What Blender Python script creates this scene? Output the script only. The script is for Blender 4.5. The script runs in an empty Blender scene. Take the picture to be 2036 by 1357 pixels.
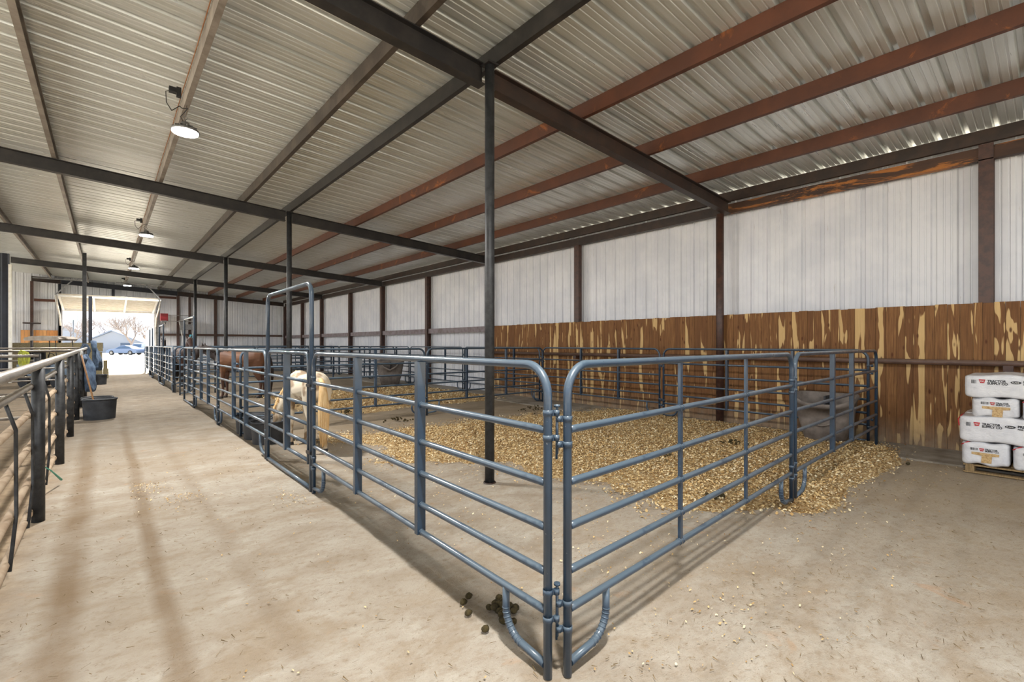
import bpy, bmesh, math, random
import numpy as np
from mathutils import Vector, Matrix
random.seed(7); np.random.seed(7)
SC = bpy.context.scene
COL = SC.collection
PI = math.pi

# ------------------------------------------------------------------ camera
cam_d = bpy.data.cameras.new('camera'); cam = bpy.data.objects.new('camera', cam_d); COL.objects.link(cam)
cam.location = (0, 0, 1.6); cam.rotation_euler = (PI/2, 0, -math.radians(40.8))
cam_d.sensor_width = 36; cam_d.lens = 937/2036*36; cam_d.shift_y = 6.5/2036
cam_d.clip_start = .05; cam_d.clip_end = 600
SC.camera = cam
# ------------------------------------------------------------------ world, sun, exposure
W = bpy.data.worlds.new('sky'); SC.world = W; W.use_nodes = True
nt = W.node_tree; nt.nodes.clear()
wo = nt.nodes.new('ShaderNodeOutputWorld'); bg = nt.nodes.new('ShaderNodeBackground')
tc = nt.nodes.new('ShaderNodeTexCoord'); sp = nt.nodes.new('ShaderNodeSeparateXYZ'); rp = nt.nodes.new('ShaderNodeValToRGB')
nt.links.new(tc.outputs['Generated'], sp.inputs[0]); nt.links.new(sp.outputs['Z'], rp.inputs[0])
rp.color_ramp.elements[0].position = 0; rp.color_ramp.elements[0].color = (.92, .95, 1, 1)
rp.color_ramp.elements[1].position = .6; rp.color_ramp.elements[1].color = (.62, .78, 1, 1)
nt.links.new(rp.outputs[0], bg.inputs[0]); nt.links.new(bg.outputs[0], wo.inputs[0])
bg.inputs[1].default_value = 1.35
sun_d = bpy.data.lights.new('sun', 'SUN'); sun = bpy.data.objects.new('sun', sun_d); COL.objects.link(sun)
sun_d.energy = 17.0; sun_d.angle = math.radians(.6); sun_d.color = (1, .96, .9)
sun.rotation_euler = (-math.radians(47), 0, math.radians(-8))     # shines in through the far door
LAMP_W = 225.0
LAMP_Y = [-8.0, .4, 8.1, 16.5, 24.0, 31.2]
SC.view_settings.view_transform = 'Standard'; SC.view_settings.look = 'None'
SC.view_settings.exposure = 0.5; SC.view_settings.gamma = 1; SC.view_settings.use_curve_mapping = False

# ------------------------------------------------------------------ helpers
def srgb(r, g, b):
    f = lambda c: (c/12.92 if c <= .04045 else ((c+.055)/1.055)**2.4)
    return (f(r/255), f(g/255), f(b/255), 1)

class NB:
    """small node-tree builder"""
    def __init__(s, name):
        s.m = bpy.data.materials.new(name); s.m.use_nodes = True; s.t = s.m.node_tree
        s.b = s.t.nodes['Principled BSDF']
    def n(s, typ, ins=None, **kw):
        x = s.t.nodes.new('ShaderNode'+typ)
        for k, v in kw.items(): setattr(x, k, v)
        for k, v in (ins or {}).items():
            if isinstance(v, bpy.types.NodeSocket): s.t.links.new(v, x.inputs[k])
            else: x.inputs[k].default_value = v
        return x
    def coord(s, kind='Object', scale=(1, 1, 1), loc=(0, 0, 0), rot=(0, 0, 0)):
        c = s.n('TexCoord'); return s.n('Mapping', {0: c.outputs[kind], 'Scale': scale, 'Location': loc, 'Rotation': rot}).outputs[0]
    def noise(s, vec, scale, detail=4, rough=.6, dist=0):
        return s.n('TexNoise', {'Vector': vec, 'Scale': scale, 'Detail': detail, 'Roughness': rough, 'Distortion': dist}).outputs['Fac']
    def ramp(s, fac, stops, interp='LINEAR'):
        r = s.n('ValToRGB', {0: fac}); cr = r.color_ramp; cr.interpolation = interp
        while len(cr.elements) < len(stops): cr.elements.new(.5)
        for e, (p, c) in zip(cr.elements, stops):
            e.position = p; e.color = c if len(c) == 4 else (*c, 1)
        return r.outputs[0]
    def mr(s, v, a, b, c=0, d=1):
        return s.n('MapRange', {0: v, 1: a, 2: b, 3: c, 4: d}).outputs[0]
    def mix(s, f, a, b, mode='MIX'):
        x = s.n('Mix', data_type='RGBA', blend_type=mode)
        for i, v in ((0, f), (6, a), (7, b)):
            if isinstance(v, bpy.types.NodeSocket): s.t.links.new(v, x.inputs[i])
            else: x.inputs[i].default_value = v
        return x.outputs[2]
    def math(s, op, a, b=0.0, c=0.0):
        x = s.n('Math', operation=op)
        for i, v in enumerate((a, b, c)):
            if isinstance(v, bpy.types.NodeSocket): s.t.links.new(v, x.inputs[i])
            else: x.inputs[i].default_value = v
        return x.outputs[0]
    def set(s, **kw):
        for k, v in kw.items():
            k = k.replace('_', ' ')
            if isinstance(v, bpy.types.NodeSocket): s.t.links.new(v, s.b.inputs[k])
            else: s.b.inputs[k].default_value = v
        return s
    def bump(s, h, strength=.3, dist=.01):
        b = s.n('Bump', {'Height': h, 'Strength': strength, 'Distance': dist}); s.t.links.new(b.outputs[0], s.b.inputs['Normal']); return s

def mat(name, c, c2=None, rough=.5, metal=0, scale=6, bump=0, lo=.4, hi=.65, stretch=(1, 1, 1), spec=.5, coat=0):
    x = NB(name); x.set(Base_Color=c, Roughness=rough, Metallic=metal, Specular_IOR_Level=spec, Coat_Weight=coat)
    if c2 is not None or bump:
        v = x.coord(scale=stretch); f = x.noise(v, scale, 5)
        if c2 is not None: x.set(Base_Color=x.mix(x.mr(f, lo, hi), c, c2))
        if bump: x.bump(x.noise(v, scale*6, 3), bump, .01)
    return x.m

class MB:
    """collects shapes, builds ONE mesh"""
    def __init__(s): s.v = []; s.f = []; s.sm = []
    def add(s, vs, fs, smooth=False):
        o = len(s.v); s.v += [tuple(p) for p in vs]; s.f += [tuple(i+o for i in f) for f in fs]; s.sm += [smooth]*len(fs)
        return s
    def box(s, x0, y0, z0, x1, y1, z1, M=None):
        vs = [Vector(p) for p in ((x0,y0,z0),(x1,y0,z0),(x1,y1,z0),(x0,y1,z0),(x0,y0,z1),(x1,y0,z1),(x1,y1,z1),(x0,y1,z1))]
        if M: vs = [M @ p for p in vs]
        return s.add(vs, [(0,3,2,1),(4,5,6,7),(0,1,5,4),(1,2,6,5),(2,3,7,6),(3,0,4,7)])
    def bar(s, a, b, w, h, up=(0,0,1)):
        a = Vector(a); b = Vector(b); t = (b-a).normalized(); u = Vector(up); r = t.cross(u).normalized(); u = r.cross(t)
        vs = []
        for p in (a, b):
            for i, j in ((-1,-1),(1,-1),(1,1),(-1,1)): vs.append(p + r*i*w/2 + u*j*h/2)
        return s.add(vs, [(0,1,2,3),(7,6,5,4),(0,4,5,1),(1,5,6,2),(2,6,7,3),(3,7,4,0)])
    def tube(s, pts, r, n=10, caps=True, closed=False):
        P = [Vector(p) for p in pts]; R = r if isinstance(r, (list, tuple)) else [r]*len(P)
        m = len(P); T = []
        for i in range(m):
            a = P[i-1] if (i or closed) else P[0]; b = P[(i+1) % m] if (i < m-1 or closed) else P[-1]
            T.append((b-a).normalized())
        u = T[0].orthogonal().normalized()
        if abs(T[0].z) < .9: u = (Vector((0,0,1)) - T[0]*T[0].z).normalized()
        vs = []; fs = []
        for i in range(m):
            u = (u - T[i]*u.dot(T[i])).normalized(); w = T[i].cross(u)
            for k in range(n):
                a = 2*PI*k/n; vs.append(P[i] + (u*math.cos(a) + w*math.sin(a))*R[i])
        for i in range(m if closed else m-1):
            j = (i+1) % m
            for k in range(n): fs.append((i*n+k, i*n+(k+1) % n, j*n+(k+1) % n, j*n+k))
        s.add(vs, fs, True)
        if caps and not closed:
            s.add([vs[k] for k in range(n)], [tuple(range(n))[::-1]]); s.add([vs[(m-1)*n+k] for k in range(n)], [tuple(range(n))])
        return s
    def lathe(s, prof, n=32, c=(0,0,0), sx=1, sy=1):
        vs = []; fs = []
        for r, z in prof:
            for k in range(n):
                a = 2*PI*k/n; vs.append((c[0]+r*math.cos(a)*sx, c[1]+r*math.sin(a)*sy, c[2]+z))
        for i in range(len(prof)-1):
            for k in range(n): fs.append((i*n+k, i*n+(k+1) % n, (i+1)*n+(k+1) % n, (i+1)*n+k))
        return s.add(vs, fs, True)
    def loft(s, rings, n=16):
        """rings: (centre, normal dir t, ru, rw, up) ellipses"""
        vs = []; fs = []
        for c, t, ru, rw in rings:
            c = Vector(c); t = Vector(t).normalized()
            side = Vector((0,1,0)) if abs(t.y) < .9 else Vector((1,0,0))
            side = (side - t*side.dot(t)).normalized(); up = t.cross(side)
            for k in range(n):
                a = 2*PI*k/n; vs.append(c + side*math.cos(a)*ru + up*math.sin(a)*rw)
        m = len(rings)
        for i in range(m-1):
            for k in range(n): fs.append((i*n+k, i*n+(k+1) % n, (i+1)*n+(k+1) % n, (i+1)*n+k))
        fs.append(tuple(range(n))[::-1]); fs.append(tuple((m-1)*n+k for k in range(n)))
        return s.add(vs, fs, True)
    def sphere(s, c, r, n=12, sc=(1,1,1), jit=0):
        prof = []; vs = []; fs = []; m = n//2
        for i in range(m+1):
            th = PI*i/m
            for k in range(n):
                a = 2*PI*k/n; q = 1+random.uniform(-jit, jit)
                vs.append((c[0]+r*sc[0]*math.sin(th)*math.cos(a)*q, c[1]+r*sc[1]*math.sin(th)*math.sin(a)*q, c[2]+r*sc[2]*math.cos(th)*q))
        for i in range(m):
            for k in range(n): fs.append((i*n+k, (i+1)*n+k, (i+1)*n+(k+1) % n, i*n+(k+1) % n))
        return s.add(vs, fs, True)
    def prism(s, poly, axis, a, b):
        """poly 2D extruded along axis (0,1,2) from a to b"""
        n = len(poly); vs = []
        for t in (a, b):
            for p, q in poly:
                vs.append({0: (t, p, q), 1: (p, t, q), 2: (p, q, t)}[axis])
        fs = [(i, (i+1) % n, (i+1) % n+n, i+n) for i in range(n)] + [tuple(range(n))[::-1], tuple(range(n, 2*n))]
        return s.add(vs, fs)
    def mesh(s, name, m):
        me = bpy.data.meshes.new(name); me.from_pydata([tuple(v) for v in s.v], [], s.f); me.update()
        me.polygons.foreach_set('use_smooth', s.sm)
        if m: me.materials.append(m)
        bm = bmesh.new(); bm.from_mesh(me); bmesh.ops.remove_doubles(bm, verts=bm.verts, dist=1e-5); bmesh.ops.recalc_face_normals(bm, faces=bm.faces); bm.to_mesh(me); bm.free()
        return me
    def build(s, name, m, parent=None, loc=None):
        o = bpy.data.objects.new(name, s.mesh(name, m)); COL.objects.link(o)
        if parent: o.parent = parent
        if loc: o.location = loc
        return o

def tag(o, label=None, cat=None, group=None, kind=None):
    if label: o['label'] = label
    if cat: o['category'] = cat
    if group: o['group'] = group
    if kind: o['kind'] = kind
    return o
def thing(name, label, cat, loc=(0,0,0), rz=0, group=None):
    o = bpy.data.objects.new(name, None); COL.objects.link(o); o.location = loc; o.rotation_euler = (0,0,rz); o.empty_display_size = .1
    return tag(o, label, cat, group)
def struct(o, label=None, cat=None):
    return tag(o, label, cat, kind='structure')
def inst(mesh, name, parent, loc=(0,0,0), rot=(0,0,0)):
    o = bpy.data.objects.new(name, mesh); COL.objects.link(o); o.parent = parent; o.location = loc; o.rotation_euler = rot; return o
def copy_tree(o, parent=None):
    c = o.copy(); COL.objects.link(c); c.parent = parent
    for ch in list(o.children): copy_tree(ch, c)
    return c

# ------------------------------------------------------------------ materials
def m_dirt():
    x = NB('dirt'); v = x.coord(); vs = x.coord(scale=(.8, 1.25, 1), rot=(0, 0, .6))
    big = x.noise(v, .35, 4, .6, .4); med = x.noise(vs, 2.2, 6, .65, .3); fine = x.noise(vs, 16, 6, .75); grit = x.noise(v, 140, 3, .7)
    base = x.ramp(x.mr(med, .3, .72), [(0, srgb(156,142,124)), (.35, srgb(170,158,142)), (.7, srgb(181,172,158)), (1, srgb(195,188,176))])
    base = x.mix(x.mr(big, .45, .68, 0, .75), base, srgb(166,153,135))
    base = x.mix(x.mr(fine, .50, .72, 0, .7), base, srgb(146,128,104))
    base = x.mix(x.mr(x.noise(v, 3.1, 5, .6, .8), .64, .72, 0, .5), base, srgb(184,148,116))
    # dark little crumbs and stalks of hay
    cr = x.noise(x.coord(scale=(1, 3.2, 1), rot=(0, 0, .9)), 26, 2, .5, 1.5)
    base = x.mix(x.mr(cr, .66, .71, 0, .6), base, srgb(112,94,72))
    base = x.mix(x.mr(x.noise(vs, 1.1, 6, .7, .5), .5, .62, 0, .45), base, srgb(150,130,104))
    base = x.mix(x.mr(grit, .62, .75, 0, .35), base, srgb(128,110,88))
    # damp wheel ruts down the aisle and darker trodden dirt in the left pen
    s = x.n('SeparateXYZ', {0: v}); X = s.outputs[0]; Y = s.outputs[1]
    wob = x.math('MULTIPLY', x.math('SUBTRACT', x.noise(v, .7, 2), .5), .12)
    Xw = x.math('ADD', X, wob)
    def band(c, w, a):
        d = x.math('ABSOLUTE', x.math('SUBTRACT', Xw, c)); return x.mr(d, w*.25, w, a, 0)
    for c, w, a in ((-.2, .13, .8), (.28, .085, .7), (.75, .1, .3)):
        f = x.math('MULTIPLY', band(c, w, a), x.math('MULTIPLY', x.mr(x.noise(v, 1.6, 4), .3, .6, .45, 1), x.mr(Y, 9, 14, 1, .3)))
        base = x.mix(f, base, srgb(126,104,78))
    left = x.mr(Xw, -.35, -.6, 0, 1)
    pen = x.ramp(x.noise(v, 5, 6, .7), [(.3, srgb(112,90,66)), (.55, srgb(160,138,110)), (.75, srgb(186,164,134))])
    base = x.mix(x.math('MULTIPLY', left, .85), base, pen)
    bed = x.math('MULTIPLY', x.mr(Y, 6.5, 8, 0, 1), x.mr(X, 1.9, 2.4, 0, 1))
    base = x.mix(x.math('MULTIPLY', bed, x.mr(med, .35, .6, .25, .8)), base, srgb(150,132,106))
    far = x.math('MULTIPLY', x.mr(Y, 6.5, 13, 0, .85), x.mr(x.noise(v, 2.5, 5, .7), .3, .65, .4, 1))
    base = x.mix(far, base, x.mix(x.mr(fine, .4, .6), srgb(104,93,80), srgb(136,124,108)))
    # churned, browner earth on the floor out by the wall of the open bay
    br = x.math('MULTIPLY', x.mr(X, 4.2, 7, 0, 1), x.mr(Y, 2.2, 1.2, 0, 1))
    base = x.mix(x.math('MULTIPLY', br, x.mr(med, .35, .65, .35, .9)), base, srgb(158,140,114))
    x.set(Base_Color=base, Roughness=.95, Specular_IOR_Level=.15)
    h = x.math('ADD', x.math('MULTIPLY', med, 1.0), x.math('ADD', x.math('MULTIPLY', fine, .5), x.math('MULTIPLY', grit, .2)))
    x.bump(h, .7, .035); return x.m
def m_shav():
    x = NB('shaving_bed'); v = x.coord()
    vo = x.n('TexVoronoi', {'Vector': v, 'Scale': 55}); cc = x.n('SeparateColor', {0: vo.outputs['Color']}).outputs[0]
    base = x.ramp(cc, [(0, srgb(134,102,60)), (.4, srgb(178,146,96)), (.8, srgb(210,184,136)), (1, srgb(226,210,172))])
    base = x.mix(x.mr(x.noise(v, 1.4, 4), .5, .66, 0, .6), base, srgb(140,104,54))
    x.set(Base_Color=base, Roughness=.85); x.bump(vo.outputs['Distance'], .8, .02); return x.m
def m_flake():
    x = NB('pine_flake'); g = x.n('NewGeometry'); r = g.outputs['Random Per Island']
    x.set(Base_Color=x.ramp(r, [(0, srgb(146,110,64)), (.3, srgb(190,156,102)), (.7, srgb(220,194,144)), (1, srgb(238,224,190))]), Roughness=.8); return x.m
def m_wood():
    x = NB('cedar_board'); g = x.n('NewGeometry'); r = g.outputs['Random Per Island']
    co = x.n('TexCoord').outputs['Object']; s = x.n('SeparateXYZ', {0: co})
    off = x.math('MULTIPLY', r, 47.0)
    def vec(a, c):
        return x.n('CombineXYZ', {0: x.math('ADD', x.math('MULTIPLY', s.outputs[1], a), off), 1: off, 2: x.math('MULTIPLY', s.outputs[2], c)}).outputs[0]
    grain = x.noise(vec(60, 2.5), 1, 5, .6, .5)
    heart = x.ramp(grain, [(.25, srgb(92,62,34)), (.5, srgb(130,90,52)), (.75, srgb(162,118,72))])
    heart = x.mix(x.mr(r, 0, 1, 0, .6), heart, srgb(98,62,34))
    sapn = x.noise(vec(10, 1.15), 1, 1.8, .45, .5)
    thr = x.mr(x.noise(x.n('CombineXYZ', {0: off}).outputs[0], 3.7, 0), .3, .7, .47, .72)
    sap = x.mr(x.math('SUBTRACT', sapn, thr), 0, .018, 0, 1)
    col = x.mix(sap, heart, x.ramp(grain, [(.2, srgb(194,158,104)), (.8, srgb(216,184,130))]))
    vo = x.n('TexVoronoi', {'Vector': vec(9, 3.4), 'Scale': 1.0}).outputs['Distance']
    col = x.mix(x.mr(vo, .08, .17, .9, 0), col, srgb(84,44,20))
    z = s.outputs[2]
    dust = x.math('MULTIPLY', x.mr(z, .05, .45, .8, 0), x.mr(x.noise(co, 5, 5), .3, .6, .4, 1))
    col = x.mix(dust, col, srgb(140,124,104))
    x.set(Base_Color=col, Roughness=.65, Specular_IOR_Level=.3); x.bump(grain, .15, .004); return x.m
def m_steel(name, c, c2, c3=None, rough=.45, scale=4, metal=0, dustc=None, dust=.5, lo3=.6, st=(1,1,1)):
    x = NB(name); v = x.coord(scale=st); f = x.noise(v, scale, 6, .65)
    col = x.mix(x.mr(f, .42, .62), c, c2)
    if c3 is not None: col = x.mix(x.mr(x.noise(v, scale*.7, 6, .7, 1.2), lo3, lo3+.06), col, c3)
    if dustc is not None:
        n = x.n('SeparateXYZ', {0: x.n('NewGeometry').outputs['Normal']}).outputs[2]
        col = x.mix(x.math('MULTIPLY', x.mr(n, .15, .75, 0, dust), x.mr(x.noise(v, 9, 5), .25, .5, .5, 1)), col, dustc)
    x.set(Base_Color=col, Roughness=rough, Metallic=metal); x.bump(x.noise(v, 90, 3), .06, .003); return x.m
def m_paintblue():
    x = NB('blue_grey_paint'); v = x.coord(); 
    col = x.mix(x.mr(x.noise(v, 2.3, 3), .4, .6), srgb(31,51,70), srgb(39,60,80))
    n = x.n('SeparateXYZ', {0: x.n('NewGeometry').outputs['Normal']}).outputs[2]
    d = x.math('MULTIPLY', x.mr(n, .0, .7, 0, .75), x.mr(x.noise(v, 3.5, 4), .38, .44, .15, 1))
    col = x.mix(d, col, srgb(94,109,120))
    col = x.mix(x.mr(x.noise(v, 45, 4, .8), .68, .72, 0, .7), col, srgb(176,180,176))
    x.set(Base_Color=col, Roughness=x.mr(x.noise(v, 6, 4), .3, .7, .25, .5), Coat_Weight=.55, Coat_Roughness=.14); return x.m
M = {}
M['dirt'] = m_dirt(); M['shav'] = m_shav(); M['flake'] = m_flake(); M['wood'] = m_wood(); M['blue'] = m_paintblue()
M['black_steel'] = m_steel('black_steel', srgb(34,32,33), srgb(50,46,44), rough=.42, dustc=srgb(110,98,86), dust=.35)
M['post_steel'] = m_steel('dusty_black_pipe', srgb(32,33,35), srgb(52,53,54), rough=.5, scale=12)
M['purlin_black'] = m_steel('brown_black_purlin', srgb(58,50,44), srgb(84,74,66), rough=.5, scale=3)
M['purlin_grey'] = m_steel('weathered_grey_purlin', srgb(128,119,111), srgb(156,147,138), rough=.5, scale=3)
M['rust'] = m_steel('red_oxide_steel', srgb(80,46,32), srgb(94,54,36), srgb(136,80,40), rough=.55, scale=2.2)
M['rust_dark'] = m_steel('dark_oxide_steel', srgb(44,34,30), srgb(60,44,36), rough=.5, scale=4)
M['rust_col'] = m_steel('oxide_column', srgb(82,56,46), srgb(62,44,39), rough=.45, scale=9)
M['rust_peel'] = m_steel('peeling_beam', srgb(58,38,28), srgb(76,50,34), srgb(166,104,44), rough=.6, scale=2.2, lo3=.52, st=(1,.45,2.2))
M['rust_pipe'] = m_steel('brown_pipe', srgb(98,74,62), srgb(82,60,50), rough=.5, scale=5, dustc=srgb(128,106,92), dust=.5)
M['grey_girt'] = m_steel('lavender_grey_girt', srgb(132,122,126), srgb(108,92,92), rough=.5, scale=5)
M['dusty_pipe'] = m_steel('dust_coated_pipe', srgb(176,156,132), srgb(156,134,110), rough=.85, scale=7)
M['bare_pipe'] = m_steel('worn_bare_pipe', srgb(150,144,136), srgb(120,112,104), rough=.4, scale=7, metal=.35, dustc=srgb(184,174,160), dust=.8)
M['galv'] = mat('galvanised', srgb(150,150,150), srgb(120,120,122), .4, .7, 12)
M['black_rubber'] = mat('black_rubber', srgb(34,36,40), srgb(52,54,58), .6, 0, 5)
M['grey_rubber'] = mat('grey_rubber', srgb(128,119,112), srgb(100,92,86), .7, 0, 6, .1)
M['black_plastic'] = mat('black_plastic', srgb(24,24,26), None, .4)
M['white_plastic'] = mat('white_plastic', srgb(225,225,222), srgb(205,203,198), .35, 0, 8)
M['white_paint'] = mat('white_paint', srgb(240,238,230), srgb(226,221,208), .5, 0, 5)
M['navy'] = mat('navy_cladding', srgb(34,38,50), srgb(26,28,36), .45, .1, 3)
M['hay'] = mat('hay', srgb(164,151,118), srgb(122,112,84), .95, 0, 22, .8, stretch=(1,1,3))
M['denim'] = mat('blue_cloth', srgb(46,62,84), srgb(84,104,126), .9, 0, 7, .2)
M['rope_green'] = mat('yellow_green_rope', srgb(190,196,70), None, .7)
M['teal'] = mat('teal_twine', srgb(80,158,140), None, .7)
M['handle_wood'] = mat('wooden_handle', srgb(176,130,84), srgb(150,106,66), .6, 0, 14)
M['pallet_wood'] = mat('pallet_wood', srgb(158,132,92), srgb(120,98,66), .8, 0, 8, .2, stretch=(1,8,1))
M['dung'] = mat('horse_dung', srgb(74,62,30), srgb(48,40,18), .9, 0, 40, .6)
M['red_plastic'] = mat('red_enclosure', srgb(160,32,42), None, .4)
M['glass'] = mat('tinted_glass', srgb(70,90,116), None, .1)
M['rubber_tyre'] = mat('tyre', srgb(40,40,42), None, .8)
M['concrete'] = mat('dusty_concrete', srgb(150,142,130), srgb(122,112,98), .9, 0, 3, .3)
def m_roof():
    x = NB('galvalume_roof'); v = x.coord(scale=(.25, 5, 1)); f = x.noise(v, 2, 4)
    x.set(Base_Color=x.mix(x.mr(f, .35, .65), srgb(224,228,228), srgb(206,209,205)), Metallic=.5, Roughness=x.mr(f, .3, .7, .26, .38)); return x.m
def m_wall():
    x = NB('white_wall_sheet'); v = x.coord(); f = x.noise(v, 1.2, 4)
    st = x.noise(x.coord(scale=(3, 3, .4)), 4, 5, .7)
    col = x.mix(x.mr(f, .4, .6), srgb(226,227,231), srgb(214,216,222)); col = x.mix(x.mr(st, .66, .72, 0, .35), col, srgb(168,160,148))
    x.set(Base_Color=col, Roughness=.3, Specular_IOR_Level=.5); return x.m
M['roof'] = m_roof(); M['wall'] = m_wall()
def m_emit(name, c, s):
    x = NB(name); x.set(Base_Color=c, Emission_Color=c, Emission_Strength=s); return x.m

# ------------------------------------------------------------------ setting: floor, ground, strip, roof, walls
WX = 9.86; YE = 36.1; YB = -7.0; XL = -8.0
def grid(name, x0, x1, nx, y0, y1, ny, zf, m):
    xs = np.linspace(x0, x1, nx); ys = np.linspace(y0, y1, ny); vs = [(a, b, zf(a, b)) for b in ys for a in xs]
    fs = [(j*nx+i, j*nx+i+1, (j+1)*nx+i+1, (j+1)*nx+i) for j in range(ny-1) for i in range(nx-1)]
    b = MB(); b.add(vs, fs, True); return b.build(name, m)
def und(a, b):
    return .006*math.sin(a*1.7+b*.6)*math.sin(b*1.1-.4*a)+.004*math.sin(a*4.1+1)*math.cos(b*3.3)-.006
struct(grid('floor', XL, 9.9, 140, YB, YE, 260, und, M['dirt']), 'pale sandy dirt floor of the barn with darker wheel ruts', 'floor')
xg = NB('sunlit_yard'); xg.set(Base_Color=xg.mix(xg.mr(xg.noise(xg.coord(), .2, 5), .4, .6), srgb(222,210,190), srgb(206,194,172)), Roughness=.95)
g = MB(); g.add([(-250,-120,-.03),(250,-120,-.03),(250,300,-.03),(-250,300,-.03)], [(0,1,2,3)])
struct(g.build('ground', xg.m), 'bright bare yard outside the far door', 'ground')
st = MB(); st.box(8.45, -7, -.05, 9.84, YE-.05, .018)
struct(st.build('trim_1', M['concrete']), 'dusty concrete footing strip along the foot of the right wall', 'footing strip')

def rib_profile(y0, y1, pitch=.305, hr=.034, sgn=1):
    """(coordinate, height) list of a ribbed metal sheet"""
    out = []; y = y0
    while y < y1:
        for a, h in ((0,0),(.018,hr),(.062,hr),(.08,0),(.125,0),(.131,.008),(.147,.008),(.153,0),(.21,0),(.216,.008),(.232,.008),(.238,0)):
            out.append((y+a, h*sgn))
        y += pitch
    out.append((min(y, y1+pitch), 0)); return out
def zroof(x): return 5.055-.057*(x-3.4)      # underside of the roof sheet
b = MB(); pr = rib_profile(YB-.4, YE+.3, hr=.046)
n = len(pr); vs = [(x, y, zroof(x)+h) for x in (XL-.3, 10.15) for y, h in pr]
vs2 = [(x, y, zroof(x)+h+.004) for x in (XL-.3, 10.15) for y, h in pr]
b.add(vs, [(i, i+1, n+i+1, n+i) for i in range(n-1)])
struct(b.build('ceiling', M['roof']), 'ribbed galvanised roof sheeting seen from below', 'ceiling')

def wall_sheet(name, axis, c, a0, a1, z0, zt, m, sgn, label, holes=()):
    """ribbed wall sheet in the plane axis=c; zt(a) = top height; holes = (a0,a1,z) openings from floor"""
    b = MB(); pr = rib_profile(a0, a1, hr=.036, sgn=sgn)
    for (p, h), (q, k) in zip(pr[:-1], pr[1:]):
        if p > a1: break
        q = min(q, a1); zb = z0
        for ha, hb, hz in holes:
            if p >= ha-.02 and q <= hb+.02: zb = hz
        P = []
        for t, hh, z in ((p, h, zb), (q, k, zb), (q, k, zt(q)), (p, h, zt(p))):
            P.append((c+hh, t, z) if axis == 0 else (t, c+hh, z))
        b.add(P, [(0,1,2,3)])
    return struct(b.build(name, m), label, 'wall')
wall_sheet('wall_right', 0, WX, YB, YE, 0, lambda a: 4.60, M['wall'], 1, 'long white ribbed metal wall on the right of the barn')
wall_sheet('wall_end', 1, YE, -8.2, WX, 0, lambda a: zroof(a)+.01, M['wall'], 1, 'white ribbed metal end wall around the open far door', holes=((-1.78, 2.24, 3.6),))
b = MB(); b.prism([(p, h) for p, h in ([(-3.0, 28.35)]+[(-3.0-i*.2-(.05 if k else 0), 28.3+(.03 if k else 0)) for i in range(26) for k in (0, 1)]+[(-8.2, 28.3), (-8.2, 28.45), (-3.0, 28.45)])], 2, 0, 5.35)
struct(b.build('wall_left', M['navy']), 'dark navy partition wall closing the bay at the left edge', 'wall')
b = MB(); b.box(-3.02, 28.24, 0, -2.93, 28.46, 4.9); struct(b.build('trim_2', M['white_paint']), 'narrow white corner trim on the dark partition wall', 'trim')

# cedar wainscot: every board an island of one mesh
b = MB(); y = -6.9
while y < 12.15:
    w = random.choice((.1, .115, .14, .14)); y2 = min(y+w, 12.15); zt = 2.2+random.uniform(-.006, .006); xo = random.uniform(-.003, .003)
    b.box(9.6+xo, y+.0025, .0, 9.625+xo, y2-.001, zt); y = y2
struct(b.build('trim_3', M['wood']), 'cedar board wainscot with pale sapwood streaks on the right wall', 'wood panelling')
b = MB(); x = -3.4
while x < -1.9:
    b.box(x+.003, YE-.12, 0, x+.137, YE-.095, 2.36); x += .14
def m_wood2():
    x = NB('orange_pine_board'); r = x.n('NewGeometry').outputs['Random Per Island']
    g_ = x.noise(x.coord(scale=(20, 20, 1.5)), 1.5, 4)
    x.set(Base_Color=x.mix(r, x.ramp(g_, [(.3, srgb(190,120,64)), (.6, srgb(226,158,96))]), srgb(236,180,120)), Roughness=.7); return x.m
struct(b.build('trim_4', m_wood2()), 'orange board panelling at the left of the far door', 'wood panelling')

# ------------------------------------------------------------------ steel frame
def ibeam_profile(h, w, t=.012):
    return [(-w/2,0),(w/2,0),(w/2,t),(t/2,t),(t/2,h-t),(w/2,h-t),(w/2,h),(-w/2,h),(-w/2,h-t),(-t/2,h-t),(-t/2,t),(-w/2,t)]
def rafter(y, x0, x1, m, label, name='roof_rafter'):
    b = MB(); prof = ibeam_profile(.245, .13); n = len(prof); vs = []
    for x in (x0, x1):
        zb = zroof(x)-.2-.25
        vs += [(x, y+p, zb+q) for p, q in prof]
    b.add(vs, [(i, (i+1) % n, n+(i+1) % n, n+i) for i in range(n)]+[tuple(range(n)), tuple(range(n, 2*n))[::-1]])
    o = b.build(name, m); return tag(o, label, 'beam', 'roof rafters')
RY = [4.4, 12.35, 20.3, 28.2]
lab = ['nearest the camera', 'second from the camera', 'third from the camera', 'fourth from the camera']
for i, y in enumerate(RY):
    rafter(y, 3.49, 9.62, M['rust_dark'] if i == 0 else M['black_steel'], ('dark rusty' if i == 0 else 'black')+' steel rafter running from its post to the right wall, '+lab[i])
    rafter(y, -6.5 if i < 3 else -2.95, 3.33, M['black_steel'], 'black steel rafter on the aisle side of its post, '+lab[i])
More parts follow.
